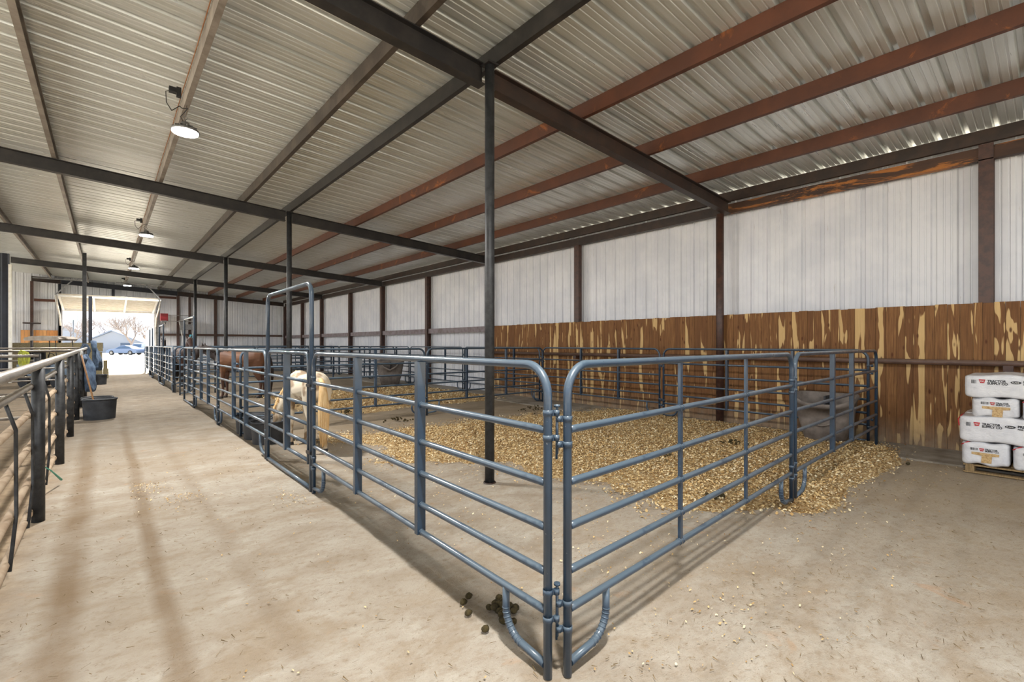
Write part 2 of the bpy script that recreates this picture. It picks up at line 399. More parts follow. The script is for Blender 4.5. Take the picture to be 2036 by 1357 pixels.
# purlins: C channels on top of the rafters
def purlin(x, m, label, w=.065, h=.2, y0=YB, y1=YE-.1):
    zt = zroof(x)-.002; b = MB(); t = .006; lip = .02
    poly = [(x, zt), (x+w, zt-.003), (x+w, zt-.003-lip), (x+w-t, zt-.003-lip), (x+w-t, zt-t-.003), (x+t, zt-t), (x+t, zt-h+t), (x+w-t, zt-h+t), (x+w-t, zt-h+lip), (x+w, zt-h+lip), (x+w, zt-h), (x, zt-h)]
    b.prism(poly, 1, y0, y1)
    for k in range(int((y1-y0)/.61)):       # sheet screws poking through beside the flange
        yy = y0+.3+k*.61; b.tube([(x-.006, yy, zt), (x-.006, yy, zt-.03)], .0025, 4)
    return tag(b.build('roof_purlin', m), label, 'purlin', 'roof purlins')
PX = [(-2.25, 'purlin_grey', 'weathered grey roof purlin, leftmost of all'), (-.76, 'purlin_grey', 'grey roof purlin left of the lamps'), (.85, 'purlin_grey', 'grey roof purlin carrying the hanging lamps'),
      (2.42, 'purlin_black', 'brown roof purlin right of the lamps'), (3.41, 'black_steel', 'black roof purlin passing over the main posts'), (5.03, 'rust', 'red-brown roof purlin nearest the main posts'),
      (6.64, 'rust', 'red-brown roof purlin midway between posts and wall'), (8.25, 'rust', 'red-brown roof purlin with a rust patch, nearest the wall')]
for x, m_, l in PX: purlin(x, M[m_], l)
b = MB(); b.prism([(9.56, 4.50), (9.625, 4.50), (9.625, 4.52), (9.57, 4.52), (9.57, 4.675), (9.625, 4.675), (9.625, 4.69), (9.56, 4.69)], 1, YB, YE-.1)
tag(b.build('eave_purlin', M['rust_dark']), 'dark brown eave channel along the top of the right wall', 'purlin')
for y0_, y1_, m_, l_ in ((YB, 4.44, 'rust_peel', 'brown wall-top beam with peeling orange rust, nearest the camera'), (4.46, YE-.15, 'rust_dark', 'plain dark brown wall-top beam running on to the far corner')):
    b = MB(); b.box(9.66, y0_, 4.27, 9.74, y1_, 4.47); b.box(9.63, y0_, 4.27, 9.6605, y1_, 4.285); tag(b.build('wall_top_beam', M[m_]), l_, 'beam')
# main posts
for i, (x, y, r) in enumerate(((3.37, 4.3, .056), (3.41, 12.3, .06), (3.41, 20.3, .062), (3.41, 28.2, .064))):
    t = thing('steel_post', 'black round steel post at the end of the rafter '+lab[i], 'post', (x, y, 0), 0, 'black roof posts in the pens')
    a = MB(); a.tube([(0,0,-.02),(0,0,zroof(x)-.22)], r, 14); a.build('shaft', M['post_steel'], t)
    a = MB(); a.box(-.075,-.075,zroof(x)-.235,.075,.075,zroof(x)-.215); a.build('cap_plate', M['black_steel'], t)
    a = MB(); a.lathe([(r+.004,0),(r+.012,.012),(r+.02,0)], 16, (0,0,0)); a.build('base_collar', M['rust_dark'], t)
# wall columns
cl = {-3.3: 0, .68: 'wide brown flanged column above the cedar boards, nearest the camera', 4.52: 'brown round wall column standing in front of the cedar boards', 8.5: 'brown wall column, second beyond the nearest wide one, above the cedar boards',
      12.35: 'brown wall column at the end of the cedar boards', 16.3: 'brown wall column, first beyond the cedar boards in the white wall', 20.35: 'brown wall column under the third rafter', 24.1: 'brown wall column between the third and fourth rafters',
      28.4: 'brown wall column under the fourth rafter', 32.0: 'brown wall column, last before the far corner', 35.9: 'brown corner column where the right wall meets the end wall'}
for y, l in cl.items():
    if not l: continue
    b = MB()
    if y == .68:
        b.box(9.63, y-.078, 0, 9.65, y+.078, 4.5); b.box(9.65, y-.01, 0, 9.8, y+.01, 4.5); b.box(9.8, y-.078, 0, 9.82, y+.078, 4.5)
    elif y == 4.52: b.tube([(9.52, y, 0), (9.52, y, 4.26)], .075, 16)
    elif y in (8.5,): b.box(9.63, y-.08, 0, 9.76, y+.08, 4.27)
    else:
        b.box(9.58, y-.075, 0, 9.6, y+.075, 4.27); b.box(9.6, y-.01, 0, 9.75, y+.01, 4.27); b.box(9.75, y-.075, 0, 9.77, y+.075, 4.27)
    tag(b.build('wall_column', M['rust_col']), l, 'column', 'brown columns along the right wall')
# girt beyond the boards, pipe rail in front of the boards
ys = [12.45, 16.22, 16.38, 20.27, 20.43, 24.02, 24.18, 28.32, 28.48, 31.92, 32.08, 35.8]
for i in range(0, len(ys), 2):
    b = MB(); b.prism([(9.64,2.02),(9.655,2.02),(9.655,2.19),(9.78,2.19),(9.78,2.205),(9.64,2.205)], 1, ys[i], ys[i+1])
    tag(b.build('wall_girt', M['grey_girt']), 'dusty grey-brown wall girt, '+['first','second','third','fourth','fifth','last'][i//2]+' bay beyond the cedar boards', 'girt', 'wall girts on the right wall')
t = thing('pipe_rail', 'brown pipe rail along the front of the cedar boards', 'rail', (9.47, 0, 0))
a = MB(); a.tube([(0,-6.9,1.33),(0,12.1,1.33)], .042, 14); a.build('pipe', M['rust_pipe'], t)
a = MB(); a.tube([(0,12.08,1.33),(0,12.2,1.33)], .055, 12); a.build('end_cap', M['black_steel'], t)
for y in (-3.3, .45, 8.4):
    a = MB(); a.box(-.03, y-.05, 1.22, .125, y+.05, 1.3); a.build('bracket', M['rust_col'], t)
# end wall framing
for x0, x1, m_, l in ((-3.0, -1.85, 'rust_dark', 'brown header beam above the end wall left of the far door'), (-1.84, 3.4, 'navy', 'dark header beam above the far door'), (3.41, 9.6, 'rust_dark', 'brown header beam sloping along the top of the end wall right of the door')):
    b = MB(); prof = ibeam_profile(.26, .14); n = len(prof)
    vs = [(x, YE-.17+p, zroof(x)-.42+q) for x in (x0, x1) for p, q in prof]
    b.add(vs, [(i, (i+1) % n, n+(i+1) % n, n+i) for i in range(n)]+[tuple(range(n)), tuple(range(n, 2*n))[::-1]])
    tag(b.build('header_beam', M[m_]), l, 'beam', 'end wall header beams')
for x, w, z0, m_, l in ((-2.98, .12, 0, 'rust_col', 'brown end wall column left of the far door behind the board panelling'), (-1.9, .12, 0, 'navy', 'dark jamb column on the left side of the far door'), (2.42, .12, 0, 'galv', 'pale jamb column on the right side of the far door'),
        (.35, .14, 4.35, 'navy', 'short dark stub post over the middle of the far door'), (3.45, .14, 0, 'rust_col', 'brown end wall column, first to the right of the far door'), (4.05, .12, 0, 'rust_col', 'brown end wall column, second to the right of the far door'),
        (5.45, .15, 0, 'rust_col', 'brown end wall column, third to the right of the far door')):
    b = MB(); b.box(x-w/2, YE-.2, z0, x+w/2, YE-.06, zroof(x)-.43); tag(b.build('end_wall_column', M[m_]), l, 'column', 'columns of the end wall')
for x0, x1, z, m_, l in ((-2.9, -2.0, 4.0, 'rust', 'red-brown girt high on the end wall left of the far door'), (2.5, 3.36, 4.5, 'rust', 'red-brown girt at the top right corner of the far door'), (2.5, 3.36, 2.2, 'rust_pipe', 'brown girt between the door jamb and the first column'),
        (3.53, 3.98, 2.2, 'rust_pipe', 'short brown girt between the first two columns right of the door'), (4.12, 5.36, 2.2, 'rust_pipe', 'brown girt between the second and third columns right of the door'), (5.54, 9.5, 2.2, 'rust_pipe', 'long brown girt on the end wall reaching to the corner')):
    b = MB(); b.box(x0, YE-.16, z-.07, x1, YE-.05, z+.06); tag(b.build('end_wall_girt', M[m_]), l, 'girt', 'girts of the end wall')

# ------------------------------------------------------------------ far door, tilted up inside
t = thing('door_1', 'white ribbed overhead door tilted up under the roof at the far end', 'door', (0, 0, 0)); t['kind'] = 'structure'
dy0, dz0, dy1, dz1 = YE-.25, 3.55, 32.4, 4.06
def dp(s, off=0): return (dy0+(dy1-dy0)*s, dz0+(dz1-dz0)*s+off+.22*math.sin(s*PI)*0)
a = MB(); sh = []
for k in range(13):
    for e_ in (0, .3, .42, .88):
        s_ = min(1, (k+e_)/13); yy, zz = dp(s_); sh.append((yy, zz+(.07 if .1 < e_ < .9 and e_ != .3 and e_ != .88 else 0)+(.07 if e_ == .88 else 0)))
a.add([(x, y, z) for x in (-1.78, 2.24) for y, z in sh], [(i, i+1, 52+i+1, 52+i) for i in range(51)])
a.build('door_leaf', M['white_paint'], t)
for x in (-1.74, -.45, .85, 2.18):
    a = MB(); y0_, z0_ = dp(0, -.05); y1_, z1_ = dp(1, -.05); a.bar((x, y0_, z0_), (x, y1_, z1_), .09, .06); a.build('door_stile', M['white_plastic'], t)
for s_ in (0, 1):
    a = MB(); yy, zz = dp(s_, -.05); a.bar((-1.78, yy, zz), (2.24, yy, zz), .08, .08); a.build('door_rail', M['white_paint'], t)
for sx in (-1, 1):
    x0_ = -1.86 if sx < 0 else 2.32
    a = MB(); a.tube([(x0_, dy1, dz1), (x0_+.0, dy1+.9, dz1-.42), (x0_, dy0-.7, dz0-.35), (x0_, dy0-.1, dz0-.9)], .045, 8); a.build('door_arm', M['white_plastic'], t)
    a = MB(); xi = x0_-sx*.0; a.bar((x0_, dy1, dz1), (x0_-sx*.62, dy1, 4.83), .05, .05); a.bar((x0_, dy1, dz1-.5), (x0_, dy1, 4.83), .05, .05); a.bar((x0_+sx*.8 if sx < 0 else x0_+.25, dy1, 4.83), (x0_+1.2 if sx < 0 else x0_-1.9, dy1, 4.83 if sx < 0 else 4.86), .05, .05)
    a.build('door_hanger', M['galv'], t)
    a = MB(); a.box(x0_-.04+sx*.03, YE-.2, 0, x0_+.04+sx*.03, YE-.02, 3.6); a.build('door_jamb', M['white_plastic'], t)
t = thing('door_operator', 'red electric door operator box beside the far door', 'door motor', (2.62, 34.6, 0))
a = MB(); a.box(-.17,-.17,3.0,.2,.17,3.42); a.build('housing', M['red_plastic'], t)
a = MB(); a.box(-.12,-.12,2.9,.14,.12,3.0); a.tube([(0.06,0,2.9),(.06,0,2.8)], .04, 8); a.build('bracket', M['galv'], t)
for z in (2.98, 3.34):
    a = MB(); a.tube([(.1,0,z),(1.45,0,z),(1.45,1.3,z)], .014, 6); a.build('support_rod', M['galv'], t)

# ------------------------------------------------------------------ hanging lamps
M['lamp_lens'] = m_emit('lamp_lens', (1, .98, .95, 1), 30)
lampl = ['in the row behind the camera', 'above the aisle beside the camera', 'nearest lamp in view, blazing white', 'second lamp down the aisle', 'third lamp down the aisle', 'last lamp, close to the far door']
def lamp(y, l):
    z = 4.62; x = .86
    t = thing('high_bay_lamp', 'round LED barn lamp hanging from the grey purlin, '+l, 'lamp', (x, y, z), 0, 'round lamps above the aisle')
    a = MB(); a.lathe([(0,.13),(.05,.13),(.06,.06),(.1,.045),(.165,.03),(.175,0),(.165,-.004)], 28)
    for k in range(12):
        an = k*PI/6; a.bar((.06*math.cos(an), .06*math.sin(an), .075), (.15*math.cos(an), .15*math.sin(an), .045), .004, .03)
    a.build('housing', M['galv'], t)
    a = MB(); a.lathe([(0,0),(.158,0),(.158,-.008),(0,-.008)], 28); a.build('lens', M['lamp_lens'], t)
    a = MB(); a.tube([(0,0,.13),(0,0,.17)], .008, 6); pts = [(.0+.022*math.sin(q), 0, .195+.026*math.cos(q)) for q in np.linspace(PI, 3*PI, 12)]; a.tube(pts, .005, 6); a.tube([(0,0,.22),(.02,0,.385)], .004, 6)
    a.build('hook', M['galv'], t)
    a = MB(); a.tube([(0,.02,.1),(-.05,.05,.22),(.02,-.1,.3),(-.06,-.2,.24),(-.1,-.35,.2),(-.2,-.5,.05),(-.26,-.55,.12),(-.27,-.6,.24),(-.2,-.62,.27)], .006, 6); a.build('cord', M['black_plastic'], t)
    a = MB(); a.box(-.24,-.66,.24,-.16,-.58,.3); a.box(-.16,-.65,.2,-.11,-.59,.32); a.build('outlet', M['black_plastic'], t)
    ld = bpy.data.lights.new('lamp_light', 'AREA'); ld.shape = 'DISK'; ld.size = .31; ld.energy = LAMP_W; ld.color = (1, .98, .95)
    lo = bpy.data.objects.new('lamp_light', ld); COL.objects.link(lo); lo.parent = t; lo.location = (0, 0, -.02); lo.visible_camera = True
for y, l in zip(LAMP_Y, lampl): lamp(y, l)
a = MB(); a.tube([(.83, y, zroof(.83)-.03-.012*math.sin(y*2.1)) for y in np.arange(-3, 35, .5)], .006, 5)
tag(a.build('supply_cable', mat('orange_cable', srgb(150,96,52), None, .6)), 'thin tan cable tied along the lamp purlin', 'cable')

# ------------------------------------------------------------------ corral panels
R_T = .0215
RZ = [1.186, .932, .717, .503, .316]
CACHE = {}
def meshc(key, fn, m):
    if key not in CACHE: CACHE[key] = fn().mesh(key[0], m)
    return CACHE[key]
def frame_tube(L, h=1.5, r=.15, z0=0.0, z1=0.0):
    b = MB(); p = [(0,0,z0),(0,0,h-r)]
    for k in range(1, 9):
        a = PI/2*k/8; p.append((r-r*math.cos(a), 0, h-r+r*math.sin(a)))
    for k in range(0, 9):
        a = PI/2*k/8; p.append((L-r+r*math.sin(a), 0, h-r+r*math.cos(a)))
    p.append((L,0,z1)); b.tube(p, R_T, 12); return b
def foot_mesh(sx):
    b = MB(); p = [(0,0,0),(0,0,-.11)]; R = .14
    z0 = -.11
    for k in range(1, 9):
        a = PI/2*k/8; p.append((sx*(R-R*math.cos(a)), 0, z0-R*math.sin(a)*.98))
    p.append((sx*.3, 0, -.262)); b.tube(p, .0195, 12)
    for k in range(9):
        a = PI/2*(k+.2)/9; c = (sx*(R-R*math.cos(a)), 0, z0-R*math.sin(a)*.98); tt = (sx*math.sin(a), 0, -math.cos(a))
        c = Vector(c); tt = Vector(tt); b.tube([c-tt*.0035, c+tt*.0035], [.0213, .0213], 12)
    return b
def clamp_mesh(z, d):
    b = MB(); b.lathe([(R_T+.001,z-.0145),(R_T+.003,z-.014),(R_T+.003,z+.014),(R_T+.001,z+.0145)], 14)
    b.box(*(min(0, d*.055),-.012,z-.012,max(0, d*.055),.012,z+.012)); b.tube([(d*.052,0,z-.02),(d*.052,0,z+.02)], .017, 10); return b
def panel(a, b_, label, group, braces=(.36, .64), bw=.042, bd=.062, feet=(1, 1), clamps=(1, 1), name='corral_panel', h=1.5, cat='fence panel'):
    a = Vector((*a, 0)); b_ = Vector((*b_, 0)); d = b_-a; L = round(d.length, 2); rz = math.atan2(d.y, d.x)
    t = thing(name, label, cat, a, rz, group)
    inst(meshc(('frame', L, h), lambda: frame_tube(L, h), M['blue']), 'frame', t)
    for z in RZ:
        inst(meshc(('rail', L), lambda: MB().tube([(.015,0,0),(.05,0,0),(L-.05,0,0),(L-.015,0,0)], [.0185,.0195,.0195,.0185], 12), M['blue']), 'rail', t, (0,0,z))
    for f in braces:
        def br():
            q = MB(); q.box(-bw/2,-bd/2,.3,bw/2,bd/2,h-.018)
            for z in RZ:
                for s in (-1, 1): q.tube([(s*bw/2,0,z),(s*(bw/2+.012),0,z)], .0225, 10)
            return q
        inst(meshc(('brace', bw, bd, h), br, M['blue']), 'brace', t, (f*L,0,0))
    if feet[0]: inst(meshc(('foot', -1), lambda: foot_mesh(-1), M['blue']), 'foot', t, (.32,0,.316))
    if feet[1]: inst(meshc(('foot', 1), lambda: foot_mesh(1), M['blue']), 'foot', t, (L-.32,0,.316))
    for e in (0, 1):
        if clamps[e]:
            for z in (1.26, 1.14, .4, .28):
                inst(meshc(('clamp', z+(-.02 if e else 0), e), lambda z=z, e=e: clamp_mesh(z+(-.02 if e else 0), 1 if e else -1), M['blue']), 'clamp', t, (L if e else 0, 0, 0))
    return t
# nearest pen
pA = panel((1.608, 1.60), (1.695, 5.22), 'blue-grey corral panel along the aisle, nearest the camera', 'corral panels along the aisle', (.35, .66), clamps=(0, 1))
pR1 = panel((1.692, 1.55), (5.18, 1.735), 'blue-grey corral panel facing the camera at the right of the near corner', 'corral panels across the front of the near pen', (.33, .655), .03, .02, clamps=(0, 1))
pR2 = panel((5.28, 1.74), (9.14, 1.86), 'blue-grey corral panel ending against the cedar wall beside the grey feed bin', 'corral panels across the front of the near pen', (.36, .6), .05, .05, feet=(1, 0), clamps=(1, 0))
# clamps with pins on the near corner
def corner_clamp(t, sgn, zs):
    for z in zs:
        a = MB(); a.lathe([(R_T+.001,z-.0145),(R_T+.003,z-.014),(R_T+.003,z+.014),(R_T+.001,z+.0145)], 16)
        ang = sgn; ux, uy = math.cos(ang), math.sin(ang)
        a.bar((ux*R_T, uy*R_T, z), (ux*.04, uy*.04, z), .006, .03)
        a.tube([(ux*.043, uy*.043, z-.013), (ux*.043, uy*.043, z+.013)], .0145, 12)
        a.tube([(ux*.018, uy*.018-.001, z), (ux*-.024, uy*-.024, z)], .005, 6)
        a.build('clamp', M['blue'], t)
corner_clamp(pA, -2.13, (1.27, 1.15, .41, .28))
corner_clamp(pR1, math.radians(145), (1.24, 1.117, .35, .227))
a = MB()
for z0, z1 in ((1.07, 1.31), (.19, .45)):
    a.tube([(.003,0,z0),(.003,0,z1)], .0075, 8); a.tube([(.003,0,z1-.012),(.003,0,z1-.002)], .016, 10); a.tube([(.018,.018,z0-.03),(.022,.02,z1-.05)], .006, 8)
o = a.build('clamp_pin', M['blue']); o.location = (1.648, 1.58, 0); tag(o, 'steel hinge pins joining the two panels at the near pen corner', 'hinge pin')

def gate(y0, y1, x, label, r=.13, H=2.27, leafr=.1):
    L = y1-y0; t = thing('walk_through_gate', label, 'gate', (x, y0, 0), PI/2, 'bow gates along the aisle')
    a = MB(); p = [(0,0,0),(0,0,H-r)]+[(r-r*math.cos(PI/2*k/8),0,H-r+r*math.sin(PI/2*k/8)) for k in range(1, 9)]+[(L-r+r*math.sin(PI/2*k/8),0,H-r+r*math.cos(PI/2*k/8)) for k in range(0, 9)]+[(L,0,0)]
    a.tube(p, .025, 12); a.build('bow_frame', M['blue'], t)
    a = MB(); a.tube([(0,0,.03),(L,0,.03)], .022, 12); a.build('sill_bar', M['blue'], t)
    l0, l1 = .09, L-.06; LL = l1-l0
    lf = MB(); p = [(l0,0,.28),(l0,0,1.5-leafr)]+[(l0+leafr-leafr*math.cos(PI/2*k/6),0,1.5-leafr+leafr*math.sin(PI/2*k/6)) for k in range(1, 7)]+[(l1-leafr+leafr*math.sin(PI/2*k/6),0,1.5-leafr+leafr*math.cos(PI/2*k/6)) for k in range(0, 7)]+[(l1,0,.28)]
    lf.tube(p, .021, 12); leaf = lf.build('gate_leaf', M['blue'], t)
    for z in RZ:
        a = MB(); a.tube([(l0+.01,0,z),(l1-.01,0,z)], .0195, 12); a.build('rail', M['blue'], leaf)
    a = MB(); a.box((l0+l1)/2-.03,-.035,.3,(l0+l1)/2+.03,.035,1.48); a.build('brace', M['blue'], leaf)
    for z in (1.15, .42):
        a = MB(); a.box(-.03,-.03,z-.015,l0+.01,.03,z+.015); a.build('hinge', M['black_steel'], t)
    return t
g1 = gate(5.31, 7.13, 1.70, 'tall bow gate of the near pen with the pale pony behind it')
a = MB(); a.box(.45,-.024,1.17,.62,-.02,1.2); a.build('paper_label', M['white_plastic'], g1)
a = MB(); a.bar((.02,-.03,.86),(.1,-.03,.78),.012,.03); a.build('latch_tag', M['white_plastic'], g1)
panel((1.70, 7.22), (1.70, 10.88), 'blue-grey corral panel on the aisle between the first gate and the black tubs', 'corral panels along the aisle', (.34, .6))
panel((1.70, 10.96), (1.70, 14.2), 'blue-grey corral panel on the aisle in front of the brown horse', 'corral panels along the aisle', (.35, .66))
gate(14.28, 16.2, 1.70, 'bow gate, second along the aisle, beside the dark horse head', .03, 2.3, .03)
panel((1.74, 19.02), (2.75, 18.2), 'short blue-grey gate panel standing ajar behind the second bow gate', None, (.5,), feet=(0, 0), clamps=(0, 0), cat='gate')
panel((1.70, 19.1), (1.70, 22.5), 'blue-grey corral panel along the aisle, just before the third bow gate', 'corral panels along the aisle')
gate(22.6, 24.3, 1.70, 'bow gate, third along the aisle', .03, 2.35, .03)
panel((1.70, 24.4), (1.70, 28.0), 'blue-grey corral panel along the aisle between the third and last bow gates', 'corral panels along the aisle')
gate(28.1, 29.9, 1.70, 'bow gate farthest down the aisle near the far door', .03, 2.35, .03)
panel((1.70, 30.0), (1.70, 33.6), 'blue-grey corral panel along the aisle, last before the far door', 'corral panels along the aisle')
# along the right wall
wl = ['beside the grey feed bin', 'in front of the round column', 'at the end of the cedar boards', 'with the scooped feed bin behind it', 'fifth from the cedar corner', 'sixth from the cedar corner', 'seventh from the cedar corner', 'eighth from the cedar corner']
ywp = [1.98, 5.72, 9.5, 13.25, 17.0, 20.75, 24.5, 28.25]
for i, y in enumerate(ywp):
    panel((9.22, y), (9.22, y+3.64), 'dark blue corral panel along the right wall, '+wl[i], 'corral panels along the right wall', (.3, .62))
# dividers
def divider(y, n0, l):
    for i, (x0, x1) in enumerate(((1.78, 5.42), (5.48, 9.12))):
        panel((x0, y), (x1, y), l+(', aisle half' if i == 0 else ', wall half'), 'dividing panels between the pens', (.3, .64) if i else (.33, .68))
divider(9.28, 0, 'dark blue panel between the near pen and brown horse pen')
divider(18.05, 1, 'dark blue panel dividing the second and third pens')
divider(24.9, 2, 'dark blue panel dividing the third and fourth pens')
divider(30.6, 3, 'dark blue panel across the farthest pen')

# ------------------------------------------------------------------ shavings
def hnoise(x, y, s, seed=0):
    return (np.sin(x*s*1.7+seed)*np.cos(y*s*1.3+seed*2)+.6*np.sin(x*s*3.1-y*s*2.3+seed)+.4*np.cos(x*s*5.7+y*s*6.1+seed*3)+.25*np.sin(x*s*11-y*s*9+seed))/2.25
def sstep(a, b, x):
    t = np.clip((x-a)/(b-a), 0, 1); return t*t*(3-2*t)
def dens1(x, y):
    # near pen: deep towards the wall, bare round the post and the near corner
    edge = 4.55-.33*(y-2.4)+.2*np.sin(y*1.9)+.2*np.cos(y*3.7)
    d = sstep(edge-.5, edge+.9, x)*sstep(1.75, 1.95, y+.0*x)*sstep(8.6, 7.0, y+.12*(x-5))
    d *= sstep(9.6, 9.2, x)
    spill = np.exp(-(((x-5.55)/.5)**2+((y-1.72)/.25)**2))*1.3+np.exp(-(((x-8.3)/1.0)**2+((y-1.75)/.28)**2))*1.2+np.exp(-(((x-6.9)/.9)**2+((y-1.7)/.2)**2))*1.0
    spill = spill*(y < 2.1)
    return np.clip(np.maximum(d, spill)+.3*hnoise(x, y, 1.3, 2)*(d > .05), 0, 1.2)
def dens2(x, y):
    d = sstep(3.2, 4.4, x)*sstep(9.2, 8.6, x)*sstep(10.3, 11.4, y)*sstep(16.6, 15.6, y)
    return np.clip(d+.3*hnoise(x, y, 1.1, 5)*(d > .05), 0, 1)
def bed(name, df, x0, x1, y0, y1, n1, n2, label):
    xs = np.linspace(x0, x1, n1); ys = np.linspace(y0, y1, n2); X, Y = np.meshgrid(xs, ys)
    D = df(X, Y); Z = -.03+.075*np.clip(D, 0, 1)+.012*hnoise(X, Y, 4, 3)*(D > .2)
    b = MB(); b.add(np.stack([X.ravel(), Y.ravel(), Z.ravel()], 1).tolist(), [(j*n1+i, j*n1+i+1, (j+1)*n1+i+1, (j+1)*n1+i) for j in range(n2-1) for i in range(n1-1)], True)
    o = b.build(name, M['shav']); tag(o, label, 'wood shavings', kind='stuff'); return o
bed('shavings_bed', dens1, 2.4, 9.58, 1.25, 8.9, 150, 160, 'deep golden pine shavings bedding in the near pen')
bed('shavings_bed', dens2, 2.9, 9.3, 10, 17, 70, 80, 'golden shavings bedding in the brown horse pen')
def flakes(name, n, x0, x1, y0, y1, df, size, label, power=1.0, floor_p=.0):
    P = []
    rng = np.random.default_rng(len(name)+n)
    while sum(len(p) for p in P) < n:
        x = rng.uniform(x0, x1, 20000); y = rng.uniform(y0, y1, 20000); d = df(x, y)
        k = rng.uniform(0, 1, 20000) < (d**power*.95+floor_p); P.append(np.stack([x[k], y[k], d[k]], 1))
    P = np.concatenate(P)[:n]; n = len(P)
    z = np.maximum(-.03+.075*np.clip(P[:, 2], 0, 1)+.012*hnoise(P[:, 0], P[:, 1], 4, 3)*(P[:, 2] > .2), 0)+.004
    a = rng.uniform(0, 2*PI, n); s = rng.uniform(.55, 1.3, n)*size; w = s*rng.uniform(.35, .8, n); ti = rng.uniform(-.6, .6, n); tj = rng.uniform(-.7, .7, n)
    dx = np.stack([np.cos(a)*np.cos(ti), np.sin(a)*np.cos(ti), np.sin(ti)], 1)*s[:, None]
    dy = np.stack([-np.sin(a)*np.cos(tj), np.cos(a)*np.cos(tj), np.sin(tj)], 1)*w[:, None]
    up = np.zeros((n, 3)); up[:, 2] = s*rng.uniform(.05, .35, n)
    C = np.stack([P[:, 0], P[:, 1], z+np.abs(np.sin(ti))*s*.5+np.abs(np.sin(tj))*w*.4], 1)
    V = np.stack([C-dx/2-dy/2, C-dx/2+dy/2, C+up-dy/2, C+up+dy/2, C+dx/2-dy/2, C+dx/2+dy/2], 1).reshape(-1, 3)
    base = np.arange(n)[:, None]*6; F = np.concatenate([base+np.array([[0,2,3,1]]), base+np.array([[2,4,5,3]])], 0)
    me = bpy.data.meshes.new(name); me.vertices.add(len(V)); me.vertices.foreach_set('co', V.ravel())
    me.loops.add(F.size); me.loops.foreach_set('vertex_index', F.ravel().astype(np.int32)); me.polygons.add(len(F))
    me.polygons.foreach_set('loop_start', np.arange(0, F.size, 4, dtype=np.int32)); me.polygons.foreach_set('loop_total', np.full(len(F), 4, dtype=np.int32))
    me.update(); me.validate(); me.materials.append(M['flake']); o = bpy.data.objects.new(name, me); COL.objects.link(o)
    return tag(o, label, 'wood shavings', kind='stuff')
flakes('shavings', 60000, 2.0, 9.55, 1.3, 8.9, dens1, .026, 'curled pale pine flakes lying on the near pen bedding')
flakes('shavings', 9000, 3, 9.2, 10.2, 17, dens2, .045, 'curled pine flakes on the bedding of the brown horse pen')
def dsp(x, y):
    return .16*sstep(1.75, 2.1, y)*sstep(1.8, 2.6, x)*sstep(9, 7, y)*(.4+hnoise(x, y, 1.5, 9)).clip(0, 1)+.05*np.exp(-((y-1.5)/.6)**2)*(x > 2)+.012*(x > .5)+\
        .9*np.exp(-(((x-.32)/.16)**2+((y-6.5)/.35)**2))+.7*np.exp(-(((x-.6)/.2)**2+((y-5.9)/.25)**2))+.7*np.exp(-(((x-1.45)/.12)**2+((y-5.2)/.3)**2))+.15*np.exp(-(((x-2.9)/.3)**2+((y-1.3)/.2)**2))
flakes('shavings', 5000, .2, 8.8, .7, 8.5, dsp, .014, 'thin scatter of pale wood flakes on the bare dirt')
# hay stalks and crumbs strewn on the dirt
b = MB(); rng = random.Random(3)
for k in range(3600):
    x = rng.uniform(-.45, 8.5); y = rng.uniform(.3, 9) if x < 1.6 else rng.uniform(-2.2, 1.5); a_ = rng.uniform(0, PI); l = rng.uniform(.008, .045)
    dx, dy = math.cos(a_)*l, math.sin(a_)*l; w = .0015
    b.add([(x-dy*w/l, y+dx*w/l, .004), (x+dy*w/l, y-dx*w/l, .004), (x+dx+dy*w/l*.5, y+dy, .006+rng.uniform(0, .006)), (x+dx-dy*w/l, y+dy+dx*w/l, .006)], [(0,1,2,3)])
tag(b.build('hay_stalks', mat('dry_stalk', srgb(132,108,70), srgb(92,76,50), .9, 0, 3)), 'fine dark hay stalks strewn over the dirt floor', 'hay', kind='stuff')

# ------------------------------------------------------------------ dung
def dung_pile(cx, cy, n, sp, r, name='horse_dung_pile', label='', z=.0, kind=None):
    b = MB()
    for k in range(n):
        a_ = random.uniform(0, 2*PI); q = sp*abs(random.gauss(0, .5)); rr = r*random.uniform(.7, 1.15)
        b.sphere((cx+q*math.cos(a_), cy+q*math.sin(a_), z+rr*.7+max(0, (sp*.7-q))*.35*random.random()), rr, 10, (1, random.uniform(.8, 1.2), .8), .07)
    o = b.build(name, M['dung']); return tag(o, label, 'dung', kind='stuff')
dung_pile(1.80, 2.17, 34, .13, .024, label='pile of olive brown horse droppings beside the foot of the near corner')
for (x, y), l in zip(((1.665, 2.385), (1.73, 2.42), (1.60, 2.08), (1.86, 2.28), (1.76, 2.03), (1.62, 2.02+.25)), ('pale green lump farthest left of the dropping pile', 'dark round dropping behind the pile at its upper left', 'single dropping lying in front of the pile towards the aisle', 'dropping lying behind the pile against the panel foot', 'oval dropping just right of the panel foot', 'small dropping between the pale lump and the pile')):
    b = MB(); b.sphere((0, 0, .018), .022, 12, (1.15, .9, .85), .08); o = b.build('horse_dropping', M['dung'], None, (x, y, 0)); tag(o, l, 'dung', 'loose droppings by the near corner')
dung_pile(5.9, 3.55, 20, .3, .018, label='dark droppings trodden into the shavings in the middle of the near pen', z=.03)
dung_pile(7.4, 3.3, 22, .35, .02, label='dark droppings in the shavings towards the grey feeder', z=.035)
dung_pile(4.75, 2.3, 12, .12, .024, label='dark droppings in the shavings behind the front panel joint', z=.03)
dung_pile(4.6, 8.95, 26, .4, .02, label='droppings scattered under the dividing panel near the gate side')
dung_pile(7.9, 8.3, 36, .5, .02, label='dark droppings on bare dirt by the far corner of the near pen')
dung_pile(4.2, 10.6, 24, .35, .022, label='dark droppings at the edge of the second pen bedding', z=.02)
